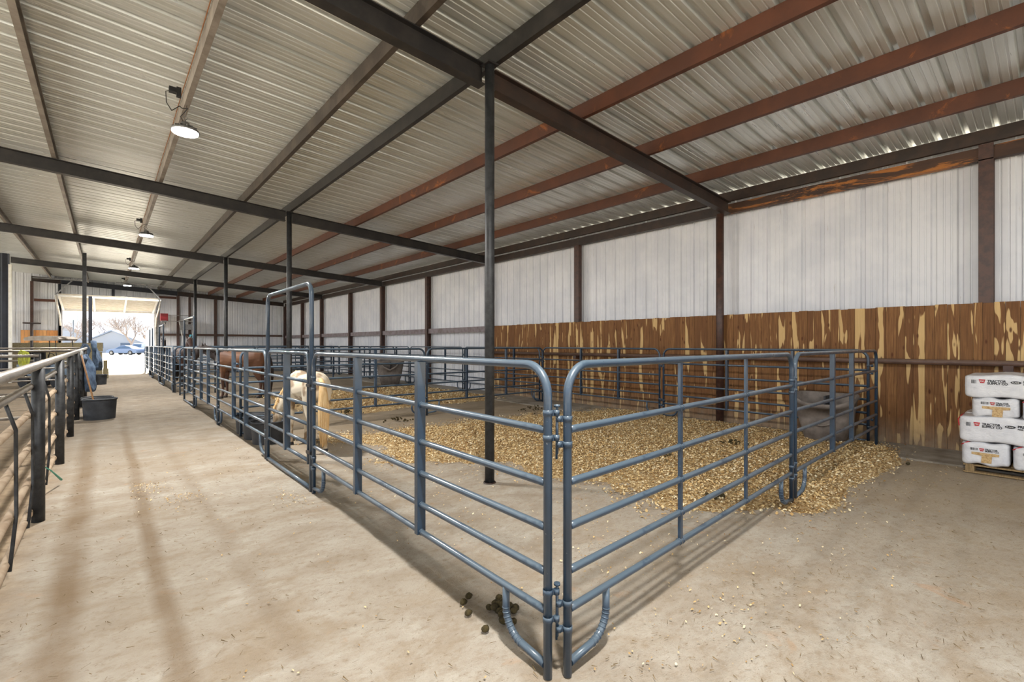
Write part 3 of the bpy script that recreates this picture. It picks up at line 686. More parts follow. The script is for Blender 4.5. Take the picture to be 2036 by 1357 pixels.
dung_pile(8.05, 1.3, 3, .03, .02, label='single dark dropping on the dirt before the cedar wall')

# ------------------------------------------------------------------ tubs and feeders
def tub(x, y, r, h, label, m='black_rubber', sx=1, sy=1, rz=0, taper=.9, name='rubber_tub', group='round black rubber tubs'):
    t = thing(name, label, 'tub', (x, y, 0), rz, group)
    a = MB(); a.lathe([(0,.0),(r*taper,0),(r*taper,.002),(r*.985,h-.035),(r*.985,h-.01),(r*.955,h-.008),(r*(taper-.03),.02),(0,.02)], 40, sx=sx, sy=sy); a.build('bowl', M[m], t)
    a = MB(); pts = [(r*math.cos(q)*sx, r*math.sin(q)*sy, h-.015) for q in np.linspace(0, 2*PI, 41)[:-1]]; a.tube(pts, .016, 8, closed=True); a.build('rim', M[m], t)
    return t
tub(-.09, 13.45, .29, .44, 'big round black tub on the aisle with a wooden handle standing in it')
tub(-.13, 14.1, .27, .42, 'round black tub half hidden behind the big aisle tub')
tub(-.18, 24.9, .27, .40, 'black tub in the aisle beside the far post with blue jackets', sx=.9)
tub(2.02, 8.97, .27, .33, 'round black feed tub on the pen floor beside the panel brace')
tub(2.03, 9.62, .27, .33, 'round black feed tub behind the first one, partly under the divider')
tub(2.03, 8.42, .27, .36, 'round black tub the pale pony eats from')
def feeder(x, y, rz, w, d, label, m, h=.8, scoop=.2, sw=.26):
    """wall-side rubber bin: flat back, rounded tapering front with a scooped lip; front faces local -y"""
    t = thing('feed_bin', label, 'feed bin', (x, y, 0), rz, 'scooped rubber feed bins')
    N = 40
    def ring(k, z, off=0, sc=0):
        out = []
        for i in range(N):
            a_ = 2*PI*i/N; c, s_ = math.cos(a_), math.sin(a_); e = .45
            px = math.copysign(abs(c)**e, c)*(w/2*k-off); py = math.copysign(abs(s_)**e, s_)*(d/2*(.5+.5*k)-off)
            zz = z-(sc*math.exp(-(px/(w*sw))**4) if py < 0 else 0)
            out.append((px, py+(1-k)*d*.12, zz))
        return out
    R_ = [ring(.64, 0), ring(.86, h*.45), ring(.98, h-.09, 0, scoop*.9), ring(1.03, h-.085, 0, scoop), ring(1.03, h-.02, 0, scoop), ring(1.0, h, .0, scoop), ring(.95, h-.01, .015, scoop), ring(.84, h*.45, .03), ring(.62, .05, .03)]
    b = MB(); vs = [p for r in R_ for p in r]
    b.add(vs, [(i*N+k, i*N+(k+1) % N, (i+1)*N+(k+1) % N, (i+1)*N+k) for i in range(len(R_)-1) for k in range(N)], True)
    b.add(R_[0], [tuple(range(N))[::-1]]); b.add(R_[-1], [tuple(range(N))]); b.build('bin_body', m, t)
    a = MB(); a.box(-.012, -d*.1, .1, .012, d*.42, h-.05); a.build('divider', M['black_rubber'], t)
    a = MB(); a.tube([(-.14+.28*v, -d*.5*.99-.012-.0*v, h*.42-.05*math.sin(v*PI)) for v in np.linspace(0, 1, 8)], .014, 8); a.build('grip', m, t)
    return t
feeder(8.97, 2.50, -PI/2, .86, .46, 'grey rubber feed bin against the cedar boards in the near pen', M['grey_rubber'], .80, .17, .47)
feeder(8.55, 17.3, -math.radians(28), 1.06, .6, 'big grey feed bin with a scooped front in the brown horse pen', M['grey_rubber'], .95, .33)
# handle in the aisle tub
t = thing('scoop_fork', 'long wooden handled fork leaning from the aisle tub against the fence', 'fork', (0, 0, 0))
a = MB(); a.tube([(-.13, 13.4, .10), (-.395, 13.9, 1.38)], .016, 8); a.build('shaft', M['handle_wood'], t)
a = MB(); a.tube([(-.395, 13.9, 1.36), (-.40, 13.92, 1.46)], .022, 8); a.build('grip', M['white_plastic'], t)

# ------------------------------------------------------------------ left aisle fence
t = thing('pipe_fence', 'dusty black pipe fence along the left of the aisle', 'fence', (-.46, 0, 0))
zt_ = lambda y: 1.40+.0045*(y-4)
a = MB(); a.tube([(0, y, zt_(y)) for y in np.arange(-2, 24, 1)]+[(0, 23.6, zt_(23.6))], .036, 14); a.build('top_rail', M['bare_pipe'], t)
a = MB(); a.tube([(-.05, -2, 1.205), (-.05, 15, 1.24)], .027, 12); a.build('rail', M['bare_pipe'], t)
for z in (.98, .68, .38, .10):
    a = MB(); a.tube([(-.055, -2, z), (-.055, 23, z)], .026, 12)
    for y in (3.6, 6.04, 8.72, 11.22, 13.6): a.tube([(-.055, y-.14, z), (-.055, y-.10, z)], .033, 10)
    a.build('rail', M['dusty_pipe'], t)
for y in (-1.5, 1.0, 3.58, 6.04, 8.72, 11.22, 13.6, 16.3, 19.0, 21.6):
    a = MB(); a.tube([(0, y, -.02), (0, y, zt_(y)-.03)], .047, 14); a.build('post', M['post_steel'], t)
for y in (4.75, 5.75, 7.35, 9.9):
    a = MB(); a.tube([(-.05, y-.12, 1.2), (-.012, y, 1.0), (-.012, y+.02, .4), (-.03, y-.12, .06)], .012, 8); a.build('stiffener_rod', M['post_steel'], t)
a = MB(); a.tube([(-.505, 6.6, .42), (-.44, 7.0, .26), (-.38, 7.45, .05)], [.005, .006, .012], 6); tag(a.build('baling_twine', M['teal']), 'teal baling twine tied to the aisle fence', 'twine')
# posts rising to the roof from the end of the fence
a = MB(); a.box(-.66, 24.22, 0, -.54, 24.34, zroof(-.6)-.2); tag(a.build('aisle_post', M['post_steel']), 'tall black square post at the end of the aisle fence', 'post')
a = MB(); a.box(-.64, 31.9, 0, -.5, 32.04, 4.02); tag(a.build('aisle_post', M['navy']), 'dark post standing under the tilted door in the doorway', 'post')
# pens on the left: cross fences
def xfence(y, x0, x1, zs, label, post=True, r=.025, m='bare_pipe'):
    t = thing('cross_fence', label, 'fence', (0, y, 0), 0, 'pipe fences of the left pens')
    for z in zs:
        a = MB(); a.tube([(x0, 0, z), (x1, 0, z)], r, 10); a.build('rail', M[m], t)
    for x in ([x1-.02] if post else [])+[x1-2.2, x0+.1]:
        a = MB(); a.tube([(x, .04, 0), (x, .04, zs[0]+.04)], .045, 10); a.build('post', M['post_steel'], t)
xfence(11.4, -6, -.86, (1.40, 1.12, .72, .36), 'pipe cross fence of the left pen with a capped end post, nearest')
xfence(16.4, -6, -.56, (1.44, 1.2, .8, .4), 'pipe cross fence of the left pens, middle one')
xfence(22.0, -6, -.6, (1.47, 1.36, .8, .4), 'pipe cross fence of the left pens in front of the buggy', r=.022)
# blue jackets over the fence
def cloth(x, y, w, z0, z1, label, m='denim', lean=.0, ph=0):
    b = MB(); nx, nz = 14, 16; vs = []
    for s in (0, 1):
        for j in range(nz+1):
            for i in range(nx+1):
                u = i/nx; v = j/nz; bulge = .09*math.sin(u*PI)*(.4+v)+.04*math.sin(u*9+ph+v*3)+.03*math.sin(v*8+u*4+ph)
                ww = w*(.75+.35*v*math.sin(1+ph)+.1*math.sin(v*5+ph))
                vs.append((x+(bulge+.03 if s else -bulge*.5-.02)+lean*v, y+(u-.5)*ww, z1-(z1-z0)*v*(1-.3*abs(math.sin(u*4.4+ph)))-.1*(u-.5)**2*4*(1-v)))
    n = (nx+1)*(nz+1)
    for s in (0, 1):
        for j in range(nz):
            for i in range(nx): b.f.append((s*n+j*(nx+1)+i, s*n+j*(nx+1)+i+1, s*n+(j+1)*(nx+1)+i+1, s*n+(j+1)*(nx+1)+i)); b.sm.append(True)
    b.v += vs
    for j in range(nz):
        for i in (0, nx): b.f.append((j*(nx+1)+i, (j+1)*(nx+1)+i, n+(j+1)*(nx+1)+i, n+j*(nx+1)+i)); b.sm.append(True)
    for i in range(nx):
        for j in (0, nz): b.f.append((j*(nx+1)+i, j*(nx+1)+i+1, n+j*(nx+1)+i+1, n+j*(nx+1)+i)); b.sm.append(True)
    return tag(b.build('horse_blanket', M[m]), label, 'blanket', 'blue blankets hung at the fence end')
cloth(-.36, 24.1, 1.5, .55, 1.75, 'blue horse blanket hung over the tall post at the fence end', ph=.4, lean=.12)
cloth(-.42, 16.6, 1.6, .35, 1.34, 'blue blanket hung low on the fence behind the aisle tubs', ph=2.1, lean=.1)
cloth(-.52, 20.6, 1.3, .9, 1.62, 'blue blanket bundled on the far part of the fence rail', ph=3.3)
# loops of yellow-green rope
b = MB()
for k in range(6):
    cx = -1.54+.022*k; b.tube([(cx+.045*math.sin(q), 16.36-.01*k, 1.26+(.2-.01*k)*math.cos(q)) for q in np.linspace(0, 2*PI, 20)[:-1]], .007, 6, closed=True)
tag(b.build('coiled_hose', M['rope_green']), 'yellow-green hose hung in loops on the left cross fence', 'hose')

# hay stacks
def bales(x0, y0, label, nx, nz, L=1.15, w=.55, h=.42, jit=.02):
    for k in range(nz):
        for i in range(nx):
            b = MB(); jx, jy = random.uniform(-jit, jit), random.uniform(-jit, jit); nseg = 8
            for q in range(nseg):
                xa, xb = L*q/nseg, L*(q+1)/nseg; ins = random.uniform(0, .012)
                b.box(xa, ins, ins, xb, w-ins, h-ins*2)
            o = b.build('hay_bale', M['hay'], None, (x0+i*L+jx, y0+jy, k*h)); tag(o, f'{label}, '+['bottom','second','third','top'][min(k, 3)]+' layer, '+['left end','middle','right end','far right'][min(i+(3-nx if nx < 3 else 0), 3)], 'hay bale', 'hay bales by the far door')
bales(-3.55, 29.3, 'green-brown hay bale in the stack left of the far door', 3, 4)
b = MB(); b.box(0, 0, 0, .2, 1.1, .42); tag(b.build('hay_bale', M['hay'], None, (-.08, 29.4, 0)), 'thin slab of hay bale set upright at the right end of the stack', 'hay bale', 'hay bales by the far door')
b = MB(); b.box(0, 0, 0, .15, .9, .4); tag(b.build('hay_bale', M['hay'], None, (-.07, 29.45, .42)), 'broken hay bale lying on the single bale at the stack end', 'hay bale', 'hay bales by the far door')

# golf buggy
t = thing('utility_buggy', 'parked buggy with a dusty grey canopy behind the left pens', 'buggy', (-1.55, 24.9, 0), math.radians(-38)); t.scale = (.74, .8, 1.0)
a = MB(); 
prof = [(.8,.0),(.86,.05),(.8,.12),(.55,.155),(0,.175),(-.55,.155),(-.8,.11),(-.86,.04),(-.8,0)]
a.prism([(x, z+1.74) for x, z in prof], 1, -.5, .5); a.build('canopy', mat('dusty_canopy', srgb(170,160,148), srgb(140,130,118), .8, 0, 4), t)
for x, y in ((.66,-.45),(.66,.45),(-.5,-.45),(-.5,.45)):
    a = MB(); a.tube([(x+(.16 if x > 0 else -.14), y, .8), (x, y, 1.3), (x-.02, y, 1.75)], .018, 8); a.build('canopy_strut', M['black_steel'], t)
a = MB(); a.prism([(-1.15,.35),(-1.15,.85),(-.35,.85),(-.3,.45),(.45,.42),(.6,.85),(1.1,.78),(1.2,.4),(1.1,.3),(-1.05,.3)], 1, -.52, .52); a.build('body', mat('slate_body', srgb(92,108,124), srgb(120,130,138), .45, 0, 5), t)
a = MB(); a.box(-.8,-.5,.85,-.3,.5,.95); a.box(-.86,-.5,.9,-.74,.5,1.3); a.build('seat', M['black_plastic'], t)
for x in (-.75, .8):
    for y in (-.55, .55):
        a = MB(); a.tube([(x, y-.09, .24), (x, y+.09, .24)], .24, 20); a.tube([(x, y-.1, .24), (x, y+.1, .24)], .11, 12); a.build('wheel', M['rubber_tyre'], t)
a = MB(); a.tube([(.45,-.25,.75),(.25,-.25,1.1)], .015, 8); a.tube([(.25+.03*math.cos(q)*0-.02*math.sin(q), -.25+.17*math.cos(q), 1.1+.16*math.sin(q)) for q in np.linspace(0, 2*PI, 18)[:-1]], .012, 6, closed=True); a.build('steering_wheel', M['black_plastic'], t)
# rusty stand with post near the end wall
a = MB(); a.tube([(-2.2,26.5,0),(-2.2,26.5,2.42)], .045, 8); a.tube([(-2.45,26.5,2.44),(-1.95,26.6,2.44)], .03, 8)
tag(a.build('light_stand', M['rust_dark']), 'dark slim post with a short cross arm before the orange boards', 'post')
# white folding stand by the end wall
t = thing('folding_stand', 'white splayed stand with a grey box top by the end wall', 'stand', (3.85, 35.3, 0))
for s in (-1, 1):
    a = MB(); a.bar((s*.42, 0, 3.05), (s*.1, 0, 1.2), .04, .04); a.bar((s*.1, 0, 1.2), (s*.35, .1, 0), .04, .04); a.build('leg', M['white_plastic'], t)
a = MB(); a.prism([(-.36,2.5),(.36,2.5),(.36,2.85),(-.36,2.85)], 1, -.15, .15); a.build('box_top', M['galv'], t)
a = MB(); a.bar((-.42,0,3.03),(.42,0,3.03),.05,.05); a.build('top_bar', M['white_plastic'], t)
a = MB(); a.box(.12,-.1,1.6,.26,.02,2.2); a.build('blue_rag', mat('cyan_cloth', srgb(90,180,200), None, .9), t)

# ------------------------------------------------------------------ bags on the pallet
BY0 = .80; BX0 = 8.15
t = thing('wooden_pallet', 'wooden pallet under the stacked white shavings bags', 'pallet', (BX0+.02, BY0-.02, 0))
for y in (-.02, -.58, -1.12):
    a = MB(); a.box(0, y-.08, .02, 1.0, y, .085); a.build('runner', M['pallet_wood'], t)
for i in range(6):
    a = MB(); a.box(.02+i*.17, -1.22, .085, .13+i*.17, .0, .103); a.build('deck_board', M['pallet_wood'], t)
a = MB(); a.box(0, -1.22, 0, .09, 0, .018); a.build('bottom_board', M['pallet_wood'], t)
def m_bag():
    x = NB('white_bag_film'); v = x.coord(); f = x.noise(v, 7, 5, .6, .6)
    x.set(Base_Color=x.mix(x.mr(f, .4, .7), srgb(226,226,228), srgb(206,206,210)), Roughness=.32, Coat_Weight=.2)
    x.bump(x.math('ADD', f, x.math('MULTIPLY', x.noise(x.coord(scale=(1,1,4)), 16, 4, .6, 1.5), .5)), .45, .03); return x.m
M['bag'] = m_bag(); M['ink'] = mat('black_ink', srgb(40,40,44), None, .5); M['red_ink'] = mat('red_ink', srgb(186,36,44), None, .45)
M['window_shav'] = mat('shavings_window', srgb(206,176,126), srgb(168,132,82), .45, 0, 60)
def text_mesh(txt, size, m, parent, M4, name='lettering', bold=.012, sx=1.0):
    cu = bpy.data.curves.new('txt', 'FONT'); cu.body = txt; cu.size = size; cu.offset = bold*size; cu.extrude = .0006; cu.space_line = .82
    to = bpy.data.objects.new('txt', cu); COL.objects.link(to)
    dg = bpy.context.evaluated_depsgraph_get(); dg.update()
    me = bpy.data.meshes.new_from_object(to.evaluated_get(dg)); bpy.data.objects.remove(to)
    me.transform(Matrix.Diagonal((sx, 1, 1, 1))); me.transform(M4); me.materials.clear(); me.materials.append(m); me.name = name
    o = bpy.data.objects.new(name, me); COL.objects.link(o); o.parent = parent; return o
def bag_mesh(lx, ly, lz, puff=.03):
    """pillow-like sack: superellipsoid box, wrinkled"""
    bm = bmesh.new(); bmesh.ops.create_cube(bm, size=1); bmesh.ops.subdivide_edges(bm, edges=bm.edges, cuts=14, use_grid_fill=True)
    for v in bm.verts:
        p = v.co*2; q = Vector([abs(c)**12 for c in p]); k = max(1e-6, (q.x+q.y+q.z)**(1/12)); m_ = max(abs(p.x), abs(p.y), abs(p.z))
        p = p/k*m_
        w = .012*math.sin(p.y*17+p.z*5)*math.cos(p.x*13+p.z*9)+.006*math.sin(p.y*41+p.x*23)
        v.co = Vector((p.x*lx/2, p.y*ly/2, p.z*lz/2))*(1+w*.35)
        v.co.z += .012*math.sin(p.y*6)*(lz > .2)
    me = bpy.data.meshes.new('sack'); bm.to_mesh(me); bm.free()
    for p in me.polygons: p.use_smooth = True
    return me
# frame on the -X face of a bag: text x axis -> -Y world, text y -> Z, normal -> -X
def facem(x, y, z): return Matrix(((0,0,-1,x),(-1,0,0,y),(0,1,0,z),(0,0,0,1)))
def logo(parent, x, y, z, s):
    a = MB(); n = [(0,0),(s*1.3,0),(s*1.08,-s),(s*.3,-s)]
    a.add([facem(x, y, z) @ Vector((p, q, .001)) for p, q in n], [(0,1,2,3)]); a.build('red_logo', M['red_ink'], parent)
    text_mesh('TSC', s*.5, M['white_plastic'], parent, facem(x, y, z) @ Matrix.Translation((s*.2, -s*.66, .0025)), 'logo_lettering', .03)
def barcode(parent, x, y, z, w, h):
    a = MB(); k = 0; p = 0
    rr = random.Random(5)
    while p < w:
        q = rr.choice((.002, .003, .005)); 
        if k % 2 == 0: a.add([facem(x, y, z) @ Vector(c) for c in ((p,0,.001),(p+q,0,.001),(p+q,h,.001),(p,h,.001))], [(0,1,2,3)])
        p += q; k += 1
    a.build('barcode', M['ink'], parent)
def oval(parent, x, y, z, w, h):
    a = MB(); a.add([facem(x, y, z) @ Vector((w/2*math.cos(q), h/2*math.sin(q), .001)) for q in np.linspace(0, 2*PI, 25)[:-1]], [tuple(range(24))]); a.build('oval_badge', M['ink'], parent)
    text_mesh('FLAKE', h*.62, M['white_plastic'], parent, facem(x, y, z) @ Matrix.Translation((-w*.36, -h*.22, .0025)), 'badge_lettering', .02, sx=1.0)
def seam(parent, pts):
    a = MB(); a.tube(pts, .006, 6); a.build('red_seam', M['red_ink'], parent)
def long_bag(cx, cy, zc, label, lx=.46, ly=.98, lz=.27, rz=0, marks=True):
    t = thing('shavings_bag', label, 'bag', (cx, cy, zc), rz, 'white bags of pine shavings on the pallet')
    me = bag_mesh(lx, ly, lz); me.materials.append(M['bag']); inst(me, 'sack', t)
    if marks:
        x = -lx/2-.004; y0 = ly/2
        barcode(t, x, y0-.065, .03, .045, .045)
        logo(t, x, y0-.13, .082, .045)
        text_mesh('TRACTOR\nSUPPLY CO', .037, M['ink'], t, facem(x, y0-.205, .054), bold=.04, sx=.92)
        oval(t, x, y0-.445, .058, .09, .034)
        text_mesh('PREMIUM', .038, M['ink'], t, facem(x, y0-.505, .056), bold=.04, sx=.95); text_mesh('PINE SHAVINGS', .024, M['ink'], t, facem(x, y0-.505, .03), bold=.035, sx=.95)
    return t
def end_bag(cx, cy, zc, label, lx=.98, ly=.425, lz=.28, marks=True, red=True):
    t = thing('shavings_bag', label, 'bag', (cx, cy, zc), 0, 'white bags of pine shavings on the pallet')
    me = bag_mesh(lx, ly, lz); me.materials.append(M['bag']); inst(me, 'sack', t)
    if marks:
        x = -lx/2-.004; y0 = ly/2
        barcode(t, x, y0-.085, .04, .068, .03); logo(t, x, y0-.162, .07, .034)
        text_mesh('TRACTOR\nSUPPLY CO', .026, M['ink'], t, facem(x, y0-.215, .052), bold=.04, sx=.88)
        a = MB(); a.add([facem(x, y0, 0) @ Vector(c) for c in ((.095,.018,.001),(.335,.018,.001),(.335,-.012,.001),(.275,-.02,.001),(.27,-.105,.001),(.18,-.105,.001),(.185,-.02,.001),(.095,-.012,.001))], [tuple(range(8))]); a.build('clear_window', M['window_shav'], t)
        if red: seam(t, [(-lx/2+.02, y0-.0, .09), (-lx/2+.03, y0-.06, lz/2-.012), (-lx/2+.1, y0-.11, lz/2-.002), (-lx/2+.25, y0-.1, lz/2), (-lx/2+.35, y0-.03, lz/2-.008)])
    return t
zc = .105
end_bag(BX0+.49, BY0-.215, zc+.145, 'end of a white shavings bag on the pallet, bottom layer at the left', lz=.285)
end_bag(BX0+.49, BY0-.66, zc+.145, 'end of a white shavings bag on the pallet, bottom layer cut by the frame edge', lz=.285)
long_bag(BX0+.23, BY0-.47, zc+.285+.165, 'long white shavings bag with a red seam on the second layer of the stack', lz=.32, rz=.02)
o = [c for c in bpy.data.objects if c.name.startswith('shavings_bag')][-1]
seam(o, [(-.2, .49, .02), (-.18, .5, .1), (-.12, .47, .15), (.05, .46, .155)])
long_bag(BX0+.73, BY0-.47, zc+.285+.165, 'white shavings bag behind the long second layer bag', lz=.32, marks=False)
end_bag(BX0+.50, BY0-.30, zc+.605+.115, 'smaller white shavings bag end in the third layer at the left', ly=.41, lz=.235, red=False)
end_bag(BX0+.50, BY0-.73, zc+.605+.115, 'white shavings bag end in the third layer cut by the frame edge', ly=.41, lz=.235)
long_bag(BX0+.25, BY0-.52, zc+.84+.14, 'long white shavings bag on top of the stack, front', lz=.28)
long_bag(BX0+.73, BY0-.52, zc+.84+.14, 'white shavings bag on top of the stack, back', lz=.28, marks=False)

# ------------------------------------------------------------------ horses
def m_horse(name, c, c2, sc=2.0, legc=None, lo=.42, hi=.6, seed=0, necks=None):
    x = NB(name); v = x.coord(loc=(seed, seed, 0)); f = x.noise(v, sc, 3, .5, .3)
    col = x.mix(x.mr(f, lo, hi), c, c2); z = x.n('SeparateXYZ', {0: x.coord()}).outputs[2]
    if legc is not None: col = x.mix(x.mr(z, .55, .85, 1, 0), col, legc)
    if necks is not None: col = x.mix(x.mr(x.n('SeparateXYZ', {0: x.coord()}).outputs[0], .5, .62, 0, 1), col, necks)
    col = x.mix(x.mr(z, .055, .065, 1, 0), col, srgb(44,40,38))
    x.set(Base_Color=col, Roughness=.6, Specular_IOR_Level=.3, Sheen_Weight=.15); x.bump(x.noise(v, 120, 2), .1, .003); return x.m
def horse(name, label, cat, loc, rz, s, m, mane_m, pose, tail_col=None, neckbend=0):
    t = thing(name, label, cat, loc, rz); t.scale = (s, s, s)
    b = MB()
    X = (1, 0, 0)
    trunk = [(-.80,1.16,.05,.08),(-.76,1.17,.14,.17),(-.66,1.19,.22,.24),(-.5,1.19,.265,.275),(-.3,1.16,.27,.27),(-.05,1.12,.28,.285),(.18,1.11,.27,.30),(.38,1.14,.235,.31),(.52,1.16,.19,.27),(.62,1.17,.13,.2),(.67,1.17,.06,.1)]
    b.loft([((x, 0, z), X, w, h) for x, z, w, h in trunk], 20)
    if pose == 'down': nk = [(.36,1.22,.13,.24),(.58,1.12,.11,.2),(.78,.92,.09,.155),(.93,.72,.078,.125),(1.0,.58,.07,.1)]; hd = [(.99,.62,.075,.105),(1.01,.5,.088,.13),(1.04,.36,.07,.1),(1.06,.2,.052,.07),(1.06,.12,.05,.06),(1.055,.085,.035,.04)]; poll = (.98, .64)
    elif pose == 'up': nk = [(.36,1.22,.13,.26),(.58,1.36,.105,.2),(.76,1.54,.088,.155),(.88,1.70,.076,.125),(.94,1.80,.068,.1)]; hd = [(.90,1.79,.07,.1),(1.0,1.74,.088,.13),(1.13,1.6,.07,.1),(1.27,1.43,.052,.07),(1.33,1.36,.05,.06),(1.355,1.33,.035,.04)]; poll = (.9, 1.82)
    else: nk = [(.36,1.22,.13,.25),(.6,1.28,.105,.2),(.82,1.38,.088,.155),(1.0,1.47,.076,.125),(1.1,1.52,.068,.1)]; hd = [(1.06,1.53,.07,.1),(1.16,1.46,.088,.13),(1.27,1.31,.07,.1),(1.37,1.14,.052,.07),(1.41,1.07,.05,.06),(1.42,1.04,.035,.04)]; poll = (1.05, 1.55)
    def bend(x): return neckbend*max(0, x-.4)**1.3
    def chain(c):
        r = []
        for i, (x, z, w, h) in enumerate(c):
            p, q = c[max(0, i-1)], c[min(len(c)-1, i+1)]; tv = (q[0]-p[0], bend(q[0])-bend(p[0]), q[1]-p[1])
            r.append(((x, bend(x), z), tv, w, h))
        return r
    b.loft(chain(nk), 18); b.loft(chain(hd), 18)
    for sy in (-1, 1):
        y = .135*sy
        b.loft([((x, y, z), (dx, 0, -1), w, h) for x, z, w, h, dx in ((.42,1.12,.1,.15,0),(.42,.9,.075,.1,0),(.42,.72,.058,.07,0),(.43,.52,.052,.055,0),(.425,.46,.045,.048,0),(.42,.3,.031,.036,0),(.42,.14,.036,.042,0),(.44,.07,.034,.036,.3),(.46,.055,.05,.055,.2),(.47,0,.06,.068,0))], 12)
        b.loft([((x, y, z), (dx, 0, -1), w, h) for x, z, w, h, dx in ((-.55,1.15,.12,.2,0),(-.55,.95,.105,.17,0),(-.54,.78,.08,.12,-.3),(-.60,.6,.05,.075,-.4),(-.655,.5,.045,.06,0),(-.65,.32,.033,.04,.1),(-.63,.15,.038,.043,.2),(-.61,.07,.034,.036,.4),(-.59,.055,.05,.055,.2),(-.58,0,.06,.068,0))], 12)
        px, pz = poll; yb = bend(px); th = {'down': (.12, .05), 'up': (-.03, .16), 'mid': (0, .15)}[pose]
        b.loft([((px, yb+sy*.06, pz), (th[0], sy*.03, th[1]), .03, .028), ((px+th[0]*.5, yb+sy*.075, pz+th[1]*.5), (th[0], sy*.03, th[1]), .032, .02), ((px+th[0], yb+sy*.08, pz+th[1]), (th[0], sy*.02, th[1]), .006, .006)], 8)
    body = b.build('body', m, t)
    rm = body.modifiers.new('fuse', 'REMESH'); rm.mode = 'VOXEL'; rm.voxel_size = .017; rm.use_smooth_shade = True
    sm = body.modifiers.new('soften', 'SMOOTH'); sm.factor = .5; sm.iterations = 6
    # mane, tail, eyes
    a = MB(); top = chain(nk)
    rr = random.Random(2)
    for i in range(90):
        f = i/89*(len(nk)-1.001); k = int(f); u = f-k
        p0 = Vector(top[k][0]); p1 = Vector(top[k+1][0]); c = p0.lerp(p1, u); tv = (p1-p0).normalized(); up = Vector((-tv.z, 0, tv.x)); up = up if up.z > 0 or pose == 'down' else -up
        hh = nk[k][3]*(1-u)+nk[k+1][3]*u; r0 = c+up*(hh*.93); sd = Vector((0, 1, 0))
        a.tube([r0-up*.02, r0+up*.02+sd*.04, r0-up*.05+sd*(.085+rr.uniform(0,.02)), r0-up*.14+sd*(.1+rr.uniform(-.02,.02))+tv*rr.uniform(-.03,.03)+Vector((0,0,-.02))], [.007,.010,.009,.003], 5)
    a.build('mane', mane_m, t)
    a = MB(); a.loft([((-.76,0,1.31),(-1,0,.1),.045,.045),((-.85,0,1.25),(-.5,0,-1),.05,.045),((-.89,0,1.05),(0,0,-1),.075,.055),((-.9,0,.8),(0,0,-1),.095,.06),((-.89,0,.5),(0,0,-1),.085,.055),((-.87,0,.28),(0,0,-1),.05,.035),((-.86,0,.15),(0,0,-1),.012,.012)], 14)
    for i in range(14):
        an = i/14*2*PI; y_, x_ = math.cos(an), math.sin(an); a.tube([(-.84+.03*x_, .04*y_, 1.22), (-.9+.06*x_, .085*y_, .85), (-.89+.055*x_, .08*y_, .5), (-.87+.03*x_, .045*y_, .17+.05*math.sin(i*3))], [.012,.018,.016,.003], 5)
    a.build('tail', tail_col or mane_m, t)
    hx = hd[1]
    for sy in (-1, 1):
        a = MB(); a.sphere((hx[0]+(.02 if pose != 'down' else .02), bend(hx[0])+sy*.083, hx[1]+(.01 if pose != 'down' else -.02)), .02, 10); a.build('eye', M['black_plastic'], t)
    return t
cream = m_horse('cream_coat', srgb(216,202,178), srgb(146,122,94), 2.6, None, .48, .56, 3)
flax = mat('flaxen_hair', srgb(222,190,140), srgb(200,160,106), .7, 0, 30, .3, stretch=(1,1,.1))
chest = m_horse('chestnut_coat', srgb(112,74,48), srgb(88,56,38), 1.6, srgb(74,48,36), necks=srgb(48,36,32))
dark = m_horse('dark_bay_coat', srgb(56,42,36), srgb(40,32,30), 2, srgb(36,30,28))
choc = m_horse('liver_coat', srgb(74,48,38), srgb(54,38,32), 2, srgb(44,34,30))
blackhair = mat('dark_hair', srgb(34,26,22), srgb(52,36,28), .7, 0, 20)
def dirz(x0, y0, x1, y1): return math.atan2(y1-y0, x1-x0)
horse('pony', 'cream and tan pony with its head down in a black tub behind the first gate', 'pony', (2.36, 7.62, 0), PI/2+.02, .82, cream, flax, 'down', neckbend=.42)
horse('horse', 'chestnut brown horse with a dark neck and head, standing side-on in the second pen', 'horse', (3.05, 16.0, 0), dirz(3.9, 15.45, 2.75, 16.2), .98, chest, blackhair, 'mid', neckbend=-.1)
horse('horse', 'liver brown horse with raised neck behind the short ajar gate', 'horse', (2.26, 22.05, 0), dirz(2.1, 22, 2.22, 21), 1.0, choc, blackhair, 'up')
horse('horse', 'dark horse with only its ears and back above the farthest panels', 'horse', (2.45, 32.4, 0), dirz(2.5, 32.4, 2.4, 31.2), 1.0, dark, blackhair, 'up')

